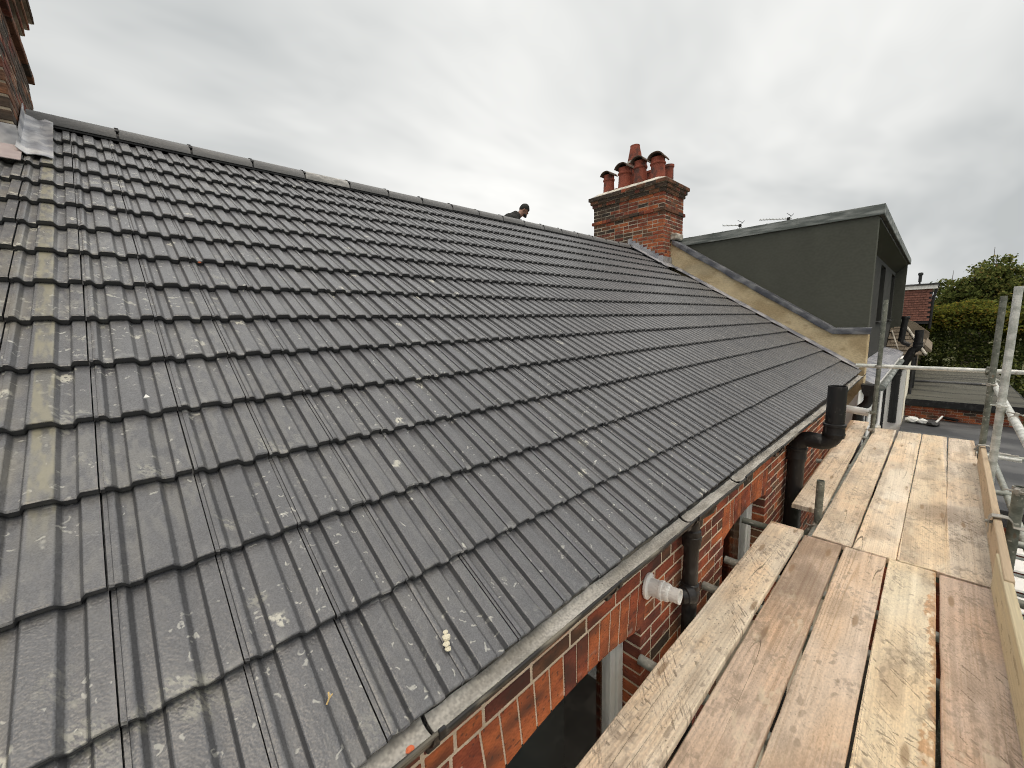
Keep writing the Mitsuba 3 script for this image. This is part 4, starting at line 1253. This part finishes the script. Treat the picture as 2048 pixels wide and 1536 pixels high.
tag('vent_pipe', 'small black vent standing on the distant tile-hung dormer roof', 'vent')
m = MB()
m.tube([(17.0, -.35, -.10), (17.0, -.37, .25), (17.0, -.40, .62)], .075, 14)
m.tube([(17.0, -.36, -.05), (17.0, -.42, -.14), (17.0, -.56, -.20)], .06, 12)
m.lathe([(.085, 0), (.10, .03), (.10, .08), (.085, .1)], (17.0, -.40, .56), n=14)
put('vent_pipe_001', m, 'cast_iron', smooth=40)
tag('vent_pipe_001', 'rusty dark pipe rising from the eave at the far end of the green dormer', 'vent')

# ------------------------------------------------------------------ flat-roofed rear extensions
tag('flat_roof_extension', 'low rear extension with a dark flat felt roof strewn with litter', 'extension')
m = MB()
m.box(12.2, 16.1, -3.3, -.612, -2.50, -2.30)
m.box(12.35, 16.1, -3.2, -.612, GROUND, -2.50)
put('flat_roof_extension__walls', m, 'brick_deep')
m = MB()
P = [[(x, y, -2.20 + .012 * math.sin(x * 3) * math.sin(y * 2.5)) for y in np.linspace(-3.34, -.614, 14)] for x in np.linspace(9.2, 16.09, 20)]
m.sheet(P)
m.box(9.2, 16.09, -3.34, -.616, -2.31, -2.222)
put('flat_roof_extension__felt_roof', m, 'dark_felt', smooth=40)
m = MB()
m.box(9.17, 9.19, -3.34, -.62, -2.45, -2.19)
put('flat_roof_extension__black_fascia', m, 'black_plastic')
m = MB()
m.box(9.25, 12.1, -3.2, -.62, GROUND, -2.32)
put('flat_roof_extension__lower_walls', m, 'brick_red')
tag('flat_roof_extension_001', 'brick extension with a streaky grey felt roof beyond the dark flat roof', 'extension')
m = MB()
m.box(16.1, 26.0, -2.75, -.62, GROUND, -1.86)
put('flat_roof_extension_001__walls', m, 'mortar')
rb, bricks = random.Random(9), []
for c in range(6):
    z0 = -2.245 + c * .075
    y = -2.76 - (.11 if c % 2 else 0)
    while y < -.64:
        if y + .215 > -2.74:
            q = MB().cbox(16.086 + rb.gauss(0, .001), 16.12, max(y, -2.76), min(y + .215, -.625), z0 + .005, z0 + .07, .004)
            bricks.append((q.mesh(), pick((4, 3, 1, 1.5, .2)), np.array([16.09, y, z0])))
        y += .225
lay(bricks, 'flat_roof_extension_001__walls', 120, 'bricks of the extension wall')
m = MB()
m.sheet([[(x, y, -1.665 + .03 * (x > 20.1) + .01 * math.sin(y * 4 + x)) for y in np.linspace(-2.86, -.622, 10)] for x in (15.98, 17, 18, 19, 20.0, 20.12, 22, 24, 26)])
m.box(16.0, 26, -2.85, -.63, -1.86, -1.69)
put('flat_roof_extension_001__felt_roof', m, 'felt_roof')
m = MB()
m.box(15.955, 15.972, -2.88, -.62, -1.83, -1.655)
m.box(15.972, 26, -2.88, -2.863, -1.83, -1.655)
put('flat_roof_extension_001__black_trim', m, 'black_plastic')
m = MB()
m.cbox(20.05, 20.20, -2.84, -.64, -1.66, -1.585, .02)
put('flat_roof_extension_001__felt_upstand', m, 'dark_felt')
# litter on the dark roof
rl = random.Random(14)


def lump(ctr, r, seed, sq=(1, 1, .6), sub=3):
    s = trimesh.creation.icosphere(subdivisions=sub, radius=1.0)
    v = np.array(s.vertices)
    d = 0.65 + 0.7 * meshkit.fbm(v * 1.9 + seed, 3, seed)[:, None]
    return (v * d * r * np.array(sq) + np.array(ctr), np.array(s.faces))


for k, (x, y, r, lab) in enumerate(((15.35, -.80, .13, 'crumpled white plastic bag against the cream wall on the dark flat roof'), (15.25, -1.00, .10, 'smaller white plastic bag beside the crumpled one on the dark flat roof'))):
    key = num('plastic_bag')
    put(key, lump((x, y, -2.13), r, 5 + k, (1.1, 1, .62)), 'white_plastic')
    tag(key, lab, 'bag')
put('tool_bag', lump((15.15, -1.20, -2.15), .12, 9, (1.2, 1, .5)), 'dark_frame')
tag('tool_bag', 'small black bundle right of the white bags on the dark flat roof', 'bundle')
put('plastic_tube', MB().tube([(15.15, -1.24, -2.13), (15.65, -1.36, -2.02)], .022, 10), 'white_plastic', smooth=50)
tag('plastic_tube', 'short white tube leaning on the black bundle', 'tube')
# white lean-to roof below the scaffold on the right
tag('conservatory', 'white slatted conservatory roof seen below the scaffold toe boards', 'conservatory')
m = MB()
for k in range(9):
    x1 = 9.10 - k * .42
    z1 = -2.62 - k * .075
    m = MB().cbox(x1 - .40, x1, -4.6, -1.75, z1 - .02, z1 + .012, .004)
    put(piece('conservatory__roof_panel'), m, 'white_paint')
    m = MB().cbox(x1 - .025, x1 + .02, -4.6, -1.75, z1 + .014, z1 + .04, .006)
    put(piece('conservatory__glazing_bar'), m, 'felt_edge')
m = MB()
m.box(5.35, 5.45, -4.6, -1.75, GROUND, -3.25)
m.box(5.45, 9.1, -1.85, -1.75, GROUND, -3.27)
m.box(5.45, 9.1, -4.6, -4.5, GROUND, -3.27)
put('conservatory__walls', m, 'white_plastic')

# ------------------------------------------------------------------ scaffold: boards
def board(key, x0, x1, yl0, yl1, w, z_top, bs, label, group, tilt=0.0, zt=0.038):
    """yl0, yl1: the board's left (wall-side) edge at its two ends"""
    m = MB()
    n = 90
    V, F = [], []
    rj = random.Random(key)
    ring = [(0.0, -.004), (0.004, 0.0), (w - .004, 0.0), (w, -.004), (w, -zt + .003), (w - .003, -zt), (.003, -zt), (0, -zt + .003)]
    for i in range(n + 1):
        x = x0 + (x1 - x0) * i / n
        t = (x - x0) / (x1 - x0)
        yl = yl0 + (yl1 - yl0) * t
        e0, e1 = (0.0035 * (meshkit.fbm(np.array([x * 4.5, yl * 9 + q_, 1.0]), 3) - .5) * 2 for q_ in (0, 7))
        for k, (a, h) in enumerate(ring):
            V.append((x, yl - a + (e0 if a < .01 else e1), z_top + h + tilt * (a / w - .5) + .0012 * math.sin(x * 1.9 + yl * 40)))
    q = len(ring)
    for i in range(n):
        for k in range(q):
            F.append([i * q + k, (i + 1) * q + k, (i + 1) * q + (k + 1) % q, i * q + (k + 1) % q])
    m.add(V, F)
    m.add(V[:q], [[0, 1, 2, 3], [0, 3, 4, 7], [7, 4, 5, 6]])
    m.add(V[-q:], [[3, 2, 1, 0], [7, 4, 3, 0], [6, 5, 4, 7]])
    put(key, m, bs, smooth=25)
    tag(key, label, 'scaffold board', group)


G1 = 'scaffold boards of the walkway'
near = [(-0.217, 'pale speckled scaffold board closest to the brick wall in the near run'), (-0.455, 'pinkish near scaffold board with a dark damp end, second from the wall'),
        (-0.693, 'tan near scaffold board with wavy grain, third from the wall'), (-0.926, 'cream near scaffold board with an orange peeled edge'),
        (-1.163, 'pink-brown near scaffold board tucked against the toe board')]
for k, (y, lab) in enumerate(near):
    board(num('scaffold_board'), -1.6 + .13 * k, 3.715 if k == 0 else 3.650, y + .002 * k, y, .2200, DECK + (.006, -.003, 0.0, .002, -.004)[k], 'deck_wood', lab, G1)
far = [(-0.496, -0.531, 'far scaffold board just right of the dark gap and the short upright stub'), (-0.732, -0.785, 'pale scratched far scaffold board between the gap-side board and the golden board'),
       (-0.962, -1.022, 'golden far scaffold board with long shakes in the middle'), (-1.184, -1.262, 'far scaffold board with a dark trodden patch against the toe board')]
for k, (a, b, lab) in enumerate(far):
    board(num('scaffold_board'), 3.662 + .003 * k, 7.88 - .02 * k, a, b, .2265, DECK + (.002, -.003, .001, -.002)[k], 'deck_wood', lab, G1)
board(num('scaffold_board'), 4.19, 8.22, -0.262, -0.215, .222, DECK + .006, 'deck_wood', 'lone inner scaffold board passing under the bend of the soil pipe', G1)


def toe(key, x0, x1, y0, y1, z0, z1, bs, label):
    d = np.array([x1 - x0, y1 - y0, z1 - z0])
    L = np.linalg.norm(d)
    ex = d / L
    ey = np.cross([0, 0, 1], ex)
    ey /= np.linalg.norm(ey)
    ez = np.cross(ex, ey)
    M = np.eye(4)
    M[:3, 0], M[:3, 1], M[:3, 2], M[:3, 3] = ex, ey, ez, (x0, y0, z0)
    put(key, MB().cbox(0, L, -.038, 0, 0, .222, .004, M), bs)
    tag(key, label, 'toe board', 'boards standing on edge along the outer side')


toe('toe_board', -1.5, 3.66, -1.348, -1.372, DECK + .002, DECK + .004, 'toe_pale', 'pale toe board standing on edge in the near right corner')
toe('toe_board_001', 3.30, 6.62, -1.330 - .045, -1.455, DECK + .014, DECK + .006, 'toe_brown', 'brown toe board on edge between the two far clips')

# ------------------------------------------------------------------ scaffold: tubes and couplers
tag('scaffold', 'galvanised tube scaffold with couplers carrying the plank walkway', 'scaffold')
TR = 0.0255


def tube(p0, p1, bs, r=TR):
    key = piece('scaffold__tube')
    put(key, MB().tube([p0, p1], r, 18, inner=r - .0045), bs, smooth=50)
    return key


def coupler(p, axis, bs='coupler_steel'):
    """two half shells round a tube, a hinge lug and a bolt with its nut"""
    p = np.array(p, float)
    ez = np.array(axis, float) / np.linalg.norm(axis)
    ex = np.cross(ez, [0.3, 0.9, 0.2])
    ex /= np.linalg.norm(ex)
    R = np.stack([ex, np.cross(ez, ex), ez], 1)
    M = np.eye(4)
    M[:3, :3], M[:3, 3] = R, p
    m = MB().lathe([(.0265, -.022), (.033, -.022), (.034, -.016), (.034, .016), (.033, .022), (.0265, .022)], p, n=18, M=R)
    m.cbox(.028, .062, -.013, .013, -.018, .018, .003, M)
    m.cbox(-.058, -.028, -.011, .011, -.016, .016, .003, M)
    B = lambda a, b: [(R @ np.array(q)) + p for q in (a, b)]
    m.tube(B((.050, -.055, 0), (.050, .060, 0)), .006, 8)
    m.tube(B((.050, .034, 0), (.050, .050, 0)), .012, 6)
    put(piece('scaffold__coupler'), m, bs, smooth=35)


IN = (7.50, -0.518)
tube((IN[0], IN[1], GROUND), (IN[0] + .004, IN[1] - .012, 0.92), 'steel_dark')                      # inner upright
tube((4.06, -0.470, -2.4), (4.06, -0.470, -0.598), 'steel_dark', .0275)                              # stub
tube((7.22, -1.512, GROUND), (7.20, -1.515, 0.895), 'steel_dark', .028)                             # outer corner upright
tube((5.93, -1.502, GROUND), (5.93, -1.502, 0.945), 'steel_pale', .0285)                              # its pale partner
tube((4.30, -1.495, GROUND), (4.30, -1.495, -0.44), 'steel_dark', .030)                              # near outer upright
tube((1.05, -1.55, GROUND), (1.05, -1.55, 1.4), 'steel_grey')                                        # behind, right of the frame
tube((7.56, -0.28, .026), (7.56, -3.1, .012), 'steel_pale', .027)                                    # end guard rail
tube((7.42, -1.556, -.125), (-1.4, -1.556, -.520), 'steel_pale', .027)                               # side guard rail
tube((7.3, -1.62, -1.00), (-1.5, -1.62, -1.00), 'steel_grey')                                        # ledger outside
tube((-1.5, -.43, -1.00), (8.3, -.50, -1.00), 'steel_grey')                                          # ledger inside
for x in (0.35, 1.80, 2.62, 3.02, 4.66, 5.9, 7.42):
    tube((x, WALL - .004 if x < 4.2 else -.16, -.978), (x + .01, -1.86, -.978), 'steel_grey')
tube((3.72, WALL + .09, -.972), (3.72, -1.70, -.985), 'steel_dark')
tube((3.97, -.28, -1.22), (4.04, -.46, -.985), 'steel_dark', .018)                                   # small brace under the lone board
tube((7.30, -1.44, -.955), (7.22, -1.82, -.950), 'steel_pale', .022)
tube((7.2, -1.62, -2.35), (-1.0, -1.62, -2.35), 'steel_pale')
coupler((7.42, -1.546, -.115), (1, 0, -.03), 'steel_pale')
coupler((7.22, -1.514, -.10), (0, 0, 1))
coupler((5.93, -1.502, -.14), (0, 0, 1), 'steel_pale')
coupler((5.60, -1.556, -.208), (1, 0, -.045))
coupler((4.30, -1.495, -.46), (0, 0, 1))
coupler((IN[0], IN[1], .022), (0, 0, 1))
coupler((IN[0], IN[1], -.62), (0, 0, 1), 'steel_dark')
coupler((IN[0], IN[1], -.86), (0, 0, 1))
coupler((7.56, -1.50, .02), (0, 1, 0), 'steel_dark')
coupler((4.06, -.47, -.985), (0, 0, 1))


def clip(x, y, z, s=1.0):
    """toe-board clip: a bent strap hooked over the board and bolted to the upright"""
    m = MB()
    pts = [(x, y + .045, z - .10), (x, y + .046, z + .0), (x, y + .035, z + .018), (x, y + .0, z + .022), (x, y - .036, z + .020), (x, y - .052, z + .0), (x, y - .058, z - .035), (x + .01, y - .12, z - .045), (x + .02, y - .19, z - .05)]
    V, F = [], []
    for i, q in enumerate(pts):
        for dx in (-.030, .030):
            V.append((q[0] + dx, q[1], q[2]))
        for dx in (-.030, .030):
            d = np.array(pts[min(i + 1, len(pts) - 1)]) - np.array(pts[max(i - 1, 0)])
            nrm = np.array([0, d[2], -d[1]])
            nrm = nrm / np.linalg.norm(nrm) * .005
            V.append((q[0] + dx, q[1] + nrm[1], q[2] + nrm[2]))
    for i in range(len(pts) - 1):
        a, b = i * 4, i * 4 + 4
        F += [[a, a + 1, b + 1, b], [a + 2, b + 2, b + 3, a + 3], [a, b, b + 2, a + 2], [a + 1, a + 3, b + 3, b + 1]]
    F += [[0, 2, 3, 1], [len(V) - 4, len(V) - 3, len(V) - 1, len(V) - 2]]
    m.add(V, F)
    m.tube([(x, y + .03, z - .03), (x + .0, y + .065, z - .03)], .012, 8)
    m.tube([(x + .01, y - .14, z - .05), (x + .01, y - .24, z - .05)], .008, 8)
    put(piece('scaffold__toe_board_clip'), m, 'coupler_steel', smooth=35)


clip(4.26, -1.428, DECK + .232)
clip(6.45, -1.470, DECK + .232)

# ------------------------------------------------------------------ loose bits on the roof
def bit(key, me, bs, label, cat):
    put(key, me, bs)
    tag(key, label, cat)


bit('brick_chip', lump((0.440, -.280, -.190), .0085, 2, (1.2, 1, .6), 1), 'orange_clay', 'small orange brick chip lying in the near end of the gutter', 'brick chip')
m = MB()
for k, (dx, ds, r) in enumerate(((0, 0, .009), (.008, .014, .011), (-.003, -.012, .008), (.013, .026, .007))):
    m.add(*lump(slope_pt(.612 + dx, -.205 + ds, .012), r, 30 + k, (1, 1, .5), 2))
bit('mortar_crumb', m, 'lump_cement', 'pale clump of dried mortar on the lowest row of roof tiles', 'mortar')
bit('broken_shard', MB().prism([(0, 0), (.016, .001), (.007, .018)], 0, .004, 2).mesh(), 'shard_white', 'tiny white triangular shard resting on a mid-roof tile', 'shard')
v, f = MB().prism([(0, 0), (.016, .001), (.007, .018)], 0, .004, 2).mesh()
put('broken_shard', ((v @ ROOF.T) + slope_pt(.12, .955, .016), f), 'shard_white')
bit('clay_fleck', lump(slope_pt(.438, 2.055, .012), .008, 8, (1, 1, .5), 1), 'orange_clay', 'little orange clay fleck on an upper roof tile', 'brick chip')
m = MB()
m.tube([slope_pt(.318, -.170, .008), slope_pt(.326, -.162, .012), slope_pt(.329, -.150, .009)], .0020, 6)
m.tube([slope_pt(.326, -.162, .011), slope_pt(.335, -.157, .009)], .0017, 6)
bit('twig', m, 'twig_brown', 'bent yellow twig on the tiles near the lower edge of the roof', 'twig')

# ------------------------------------------------------------------ person behind the ridge
def chain(bones, length=.02, it=12):
    parts = []
    for (a, ra), (b, rb_) in bones:
        s1 = manifold3d.Manifold.sphere(ra, 20).translate(list(map(float, a)))
        s2 = manifold3d.Manifold.sphere(rb_, 20).translate(list(map(float, b)))
        parts.append(manifold3d.Manifold.batch_hull([s1, s2]))
    m = manifold3d.Manifold.batch_boolean(parts, manifold3d.OpType.Add).refine_to_length(length)
    q = m.to_mesh()
    t = trimesh.Trimesh(q.vert_properties[:, :3], q.tri_verts, process=True)
    trimesh.smoothing.filter_taubin(t, iterations=it)
    return t


def rear_z(y):
    return RIDGE_Z - (y - RIDGE_Y) * ST / CT + .03


PK = 'person'
tag(PK, 'person in a black hooded jacket and black beanie bending down behind the ridge', 'person')
HD = np.array([5.80, 4.50, 2.836])
fw = np.array([.60, -.48, -.36])
fw /= np.linalg.norm(fw)
sd = np.cross(fw, [0, 0, 1.0])
sd /= np.linalg.norm(sd)
hu = np.cross(sd, fw)
HS = 0.80
H = lambda a, b, c: HD + (sd * a + fw * b + hu * c) * HS
SH = np.array([5.55, 4.57, 2.625])
HIP = np.array([5.14, 4.78, rear_z(4.78) + .50])
shl, shr = SH - sd * .18, SH + sd * .18
hpl, hpr = HIP - sd * .10, HIP + sd * .10
kn = [np.array([5.62, 4.98, rear_z(4.98) + .06]), np.array([5.50, 4.62, rear_z(4.62) + .06])]
ft = [np.array([5.18, 5.10, rear_z(5.10) + .05]), np.array([5.06, 4.72, rear_z(4.72) + .05])]
el = [np.array([5.82, 4.78, 2.30]), np.array([5.86, 4.40, 2.36])]
ha = [np.array([6.02, 4.66, rear_z(4.66) + .05]), np.array([6.08, 4.34, rear_z(4.34) + .05])]
sh = [shl, shr]
sh = sorted(sh, key=lambda q: -q[1])
NECK = SH + (HD - SH) * .45
B = [((H(0, -.015, .035), 0.0784), (H(0, .02, -.055), 0.0560)), ((H(0, .025, -.055), 0.0560), (H(0, .062, -.095), 0.0336)), ((H(0, -.03, -.03), 0.0600), (NECK, .055)), ((NECK, .055), (SH, .09)),
     ((H(0, .080, .002), 0.0144), (H(0, .098, -.022), 0.0136)), ((H(.088, -.01, .01), 0.0128), (H(.092, -.02, -.025), 0.0096)), ((H(-.088, -.01, .01), 0.0128), (H(-.092, -.02, -.025), 0.0096)),
     ((SH, .10), (HIP, .12))]
for i in range(2):
    B += [((sh[i], .055), (el[i], .042)), ((el[i], .042), (ha[i], .028)), ((HIP, .11), (kn[i], .06)), ((kn[i], .055), (ft[i], .04)), ((SH, .08), (sh[i], .06))]
    d = ha[i] - el[i]
    d /= np.linalg.norm(d)
    fdir = np.array([.75, -.2, -.45])
    fdir /= np.linalg.norm(fdir)
    lat = np.cross(fdir, [0, 0, 1.0])
    lat /= np.linalg.norm(lat)
    palm = ha[i] + fdir * .06
    B.append(((ha[i], .028), (palm, .030)))
    for q, (o, l) in enumerate(((-.030, .062), (-.010, .072), (.010, .068), (.029, .054))):
        k1 = palm + lat * o + fdir * (.02 + l * .55)
        k2 = k1 + fdir * l * .5 - np.array([0, 0, .014])
        B += [((palm + lat * o, .011), (k1, .0095)), ((k1, .0095), (k2, .008))]
    B.append(((ha[i] + fdir * .015 - lat * .02, .012), (ha[i] + fdir * .055 - lat * .065, .010)))
put(PK + '__body', chain(B, .012, 8), 'skin', smooth=True)
J = [((SH, .125), (HIP, .150)), ((SH + hu * .02, .10), (sh[0], .082)), ((SH + hu * .02, .10), (sh[1], .082)), ((SH, .11), (NECK - fw * .02, .078)), ((SH - fw * .06, .12), (HIP + np.array([.12, 0, .10]), .15)),
     ((NECK - fw * .05 + hu * .01, .072), (SH - fw * .05, .11))]
for i in range(2):
    J += [((sh[i], .078), (el[i], .062)), ((el[i], .062), (ha[i] - (ha[i] - el[i]) * .12, .045))]
put(PK + '__jacket', chain(J, .02, 8), 'black_cloth', smooth=True)
L = [((HIP, .145), (HIP + (0, 0, -.06), .14))]
for i in range(2):
    L += [((HIP, .13), (kn[i], .078)), ((kn[i], .074), (ft[i], .058))]
put(PK + '__trousers', chain(L, .02, 8), 'dark_cloth', smooth=True)
S_ = []
for i in range(2):
    S_.append(((ft[i], .058), (ft[i] + np.array([-.12, .03, -.0]), .045)))
put(PK + '__boots', chain(S_, .02, 4), 'dark_frame', smooth=True)
cap = chain([((H(0, -.020, .052), 0.0832), (H(0, .0, .075), 0.0736)), ((H(0, -.05, .02), 0.0656), (H(0, -.02, .06), 0.0800)), ((H(0, .045, .060), 0.0480), (H(0, .06, .052), 0.0400))], .012, 6)
put(PK + '__beanie', cap, 'black_cloth', smooth=True)
m = MB()
for s in (-1, 1):
    m.add(*lump(H(.032 * s, .083, .012), .009, 1, (1, 1, 1), 2))
put(PK + '__eyes', m, 'dark_frame', smooth=True)
m = MB()
m.add(*lump(H(0, .082, -.062), .016, 3, (1.2, .6, .5), 2))
put(PK + '__mouth', m, 'brick_deep', smooth=True)
put(PK + '__beard', chain([((H(-.045, .045, -.085), 0.0240), (H(0, .075, -.105), 0.0256)), ((H(.045, .045, -.085), 0.0240), (H(0, .075, -.105), 0.0256))], .012, 4), 'dark_frame', smooth=True)

# ------------------------------------------------------------------ trees and hedge
def leaves(centres, normals, size, rng, cols, weights):
    n = len(centres)
    u = rng.normal(size=(n, 3))
    u -= (u * normals).sum(1, keepdims=True) * normals
    u /= np.linalg.norm(u, axis=1, keepdims=True)
    w = np.cross(normals, u)
    s = size * rng.uniform(.6, 1.35, (n, 1))
    a, b = u * s, w * s * .62
    V = np.stack([centres - a, centres + b * .9 - a * .1, centres + a, centres - b * .9 - a * .1], 1).reshape(-1, 3)
    F = np.arange(4 * n).reshape(-1, 4)
    F = np.vstack([F[:, [0, 1, 2]], F[:, [0, 2, 3]]])
    k = rng.choice(len(cols), n, p=np.array(weights) / sum(weights))
    C = np.array(cols)[k] * rng.uniform(.75, 1.25, (n, 1))
    return V, F, np.repeat(C, 4, 0)


def put_leaves(key, parts):
    V, F, C, o = [], [], [], 0
    for v, f, c in parts:
        V.append(v)
        F.append(f + o)
        C.append(c)
        o += len(v)
    scene[key] = mikit.ply((np.vstack(V), np.vstack(F)), 'leaf', color=np.vstack(C))


GREEN = [(.125, .155, .045), (.165, .190, .058), (.27, .275, .090), (.075, .100, .038)]


def tree(key, base, h, blobs, label, seed, n_leaf, size, cols=GREEN, weights=(3, 3, 1.2, 2)):
    rng = np.random.default_rng(seed)
    tag(key, label, 'tree')
    bx, by, bz = base
    m = MB()
    top = np.array([bx, by, bz + h * .62])
    m.tube([(bx, by, bz - .1), (bx + .05, by, bz + h * .2), (bx - .08, by + .06, bz + h * .42), top], [.30, .22, .17, .10], 10)
    for (c, r) in blobs:
        c = np.array(c)
        st = np.array([bx, by, bz + h * rng.uniform(.25, .55)])
        mid = (st + c) / 2 + rng.normal(size=3) * .2
        m.tube([st, mid, c + rng.normal(size=3) * .3 * r], [.10, .065, .025], 7)
        for q in range(5):
            e = c + rng.normal(size=3) * r * .55
            m.tube([mid * .4 + c * .6, e], [.035, .010], 5)
    put(key + '__trunk', m, 'bark', smooth=50)
    parts = []
    tot = sum(r * r for _, r in blobs)
    for (c, r) in blobs:
        n = int(n_leaf * r * r / tot)
        # twig-end clusters over the blob, ragged and open
        k = max(8, n // 26)
        d = rng.normal(size=(k, 3))
        d /= np.linalg.norm(d, axis=1, keepdims=True)
        rad = r * (0.45 + 0.62 * rng.uniform(size=(k, 1)) ** .55)
        q = np.array(c) + d * rad * np.array([1, 1, .86])
        cc = np.repeat(q, 26, 0) + rng.normal(size=(k * 26, 3)) * .115 * max(1, r / 1.2)
        nn = np.repeat(d, 26, 0) * .6 + rng.normal(size=(k * 26, 3)) * .7 + np.array([0, 0, .35])
        nn /= np.linalg.norm(nn, axis=1, keepdims=True)
        sunny = (q[:, 2] - c[2]) / r
        parts.append(leaves(cc, nn, size, rng, cols, weights))
    put_leaves(key + '__crown', parts)


rt = np.random.default_rng(4)


def blobset(c, R, n, r0, r1, seed):
    r = np.random.default_rng(seed)
    out = []
    for _ in range(n):
        d = r.normal(size=3)
        d /= np.linalg.norm(d)
        out.append((tuple(np.array(c) + d * np.array(R) * r.uniform(.35, 1.0)), r.uniform(r0, r1)))
    return out


AUT = GREEN + [(.26, .22, .07), (.20, .13, .05)]
tree('tree', (36, -2.6, GROUND), 8.5, blobset((36, -2.75, 1.75), (1.6, 1.75, 1.55), 26, .40, .78, 1), 'broad green tree with a domed crown beyond the scaffold uprights', 3, 17000, .092, AUT, (3, 3, 1.2, 1.5, .7, .25))
tree('tree_001', (40, -5.4, GROUND), 8.5, blobset((40, -5.3, 1.1), (2.0, 1.9, 1.5), 12, .8, 1.3, 5), 'tree at the right edge of the photo behind the tall hedge', 8, 15000, .10, AUT, (3, 3, 1, 2, .6, .2))
tree('tree_002', (44, -.6, GROUND), 8.0, blobset((44, -1.0, .4), (1.6, .9, 1.2), 8, .6, 1.0, 6), 'low dark tree against the distant houses left of the domed tree', 9, 9000, .10, GREEN, (3, 2, .6, 2))
tag('hedge', 'tall dark conifer hedge with yellowing top behind the scaffold uprights', 'hedge')
rh = np.random.default_rng(12)
m = MB()
for k in range(16):
    y = -.75 - k * .62
    m.tube([(29.4, y, GROUND), (29.4 + rh.normal() * .1, y, -2), (29.4, y, .3)], [.12, .09, .03], 7)
put('hedge__stems', m, 'bark')
parts = []
N = 5200
ys, zs = rh.uniform(-10.5, -.15, N), GROUND + 6.45 * rh.uniform(0, 1, N) ** .8
topz = .62 + .55 * meshkit.noise(np.stack([ys * 1.3, ys * 0, ys * 0], -1)) + .15 * meshkit.noise(np.stack([ys * 4, ys * 0 + 3, ys * 0], -1))
lay_ = meshkit.fbm(np.stack([ys * .9, zs * 2.6, zs * 0], -1), 3, 5)
xs2 = 28.55 - 1.1 * (lay_ - .5) * 2 + rh.uniform(0, .5, N) + np.clip((zs - .2) * .5, 0, 1)
keep = zs < topz
q = np.stack([xs2, ys, zs], 1)[keep]
cap_n = 2300
yc = rh.uniform(-10.5, -.15, cap_n)
tz = .62 + .55 * meshkit.noise(np.stack([yc * 1.3, yc * 0, yc * 0], -1)) + .15 * meshkit.noise(np.stack([yc * 4, yc * 0 + 3, yc * 0], -1))
cap_d = rh.uniform(0, 1, cap_n) ** 1.6 * 1.1
cap_q = np.stack([np.where(cap_d < .2, rh.uniform(28.5, 30.0, cap_n), rh.uniform(27.9, 28.4, cap_n)), yc, tz - cap_d], 1)
for pts, cols, wt in ((q, GREEN, (2.2, 2.2, .8, 3)), (cap_q, [(.19, .19, .035), (.13, .15, .035), (.22, .15, .035), (.08, .10, .028)], (2, 2, .8, 1.4))):
    K = 14
    c = np.repeat(pts, K, 0) + rh.normal(size=(len(pts) * K, 3)) * np.array([.16, .17, .05])
    n = rh.normal(size=c.shape) * .5 + np.array([-.45, 0, .55])
    n /= np.linalg.norm(n, axis=1, keepdims=True)
    parts.append(leaves(c, n, .062, rh, cols, wt))
put_leaves('hedge__foliage', parts)
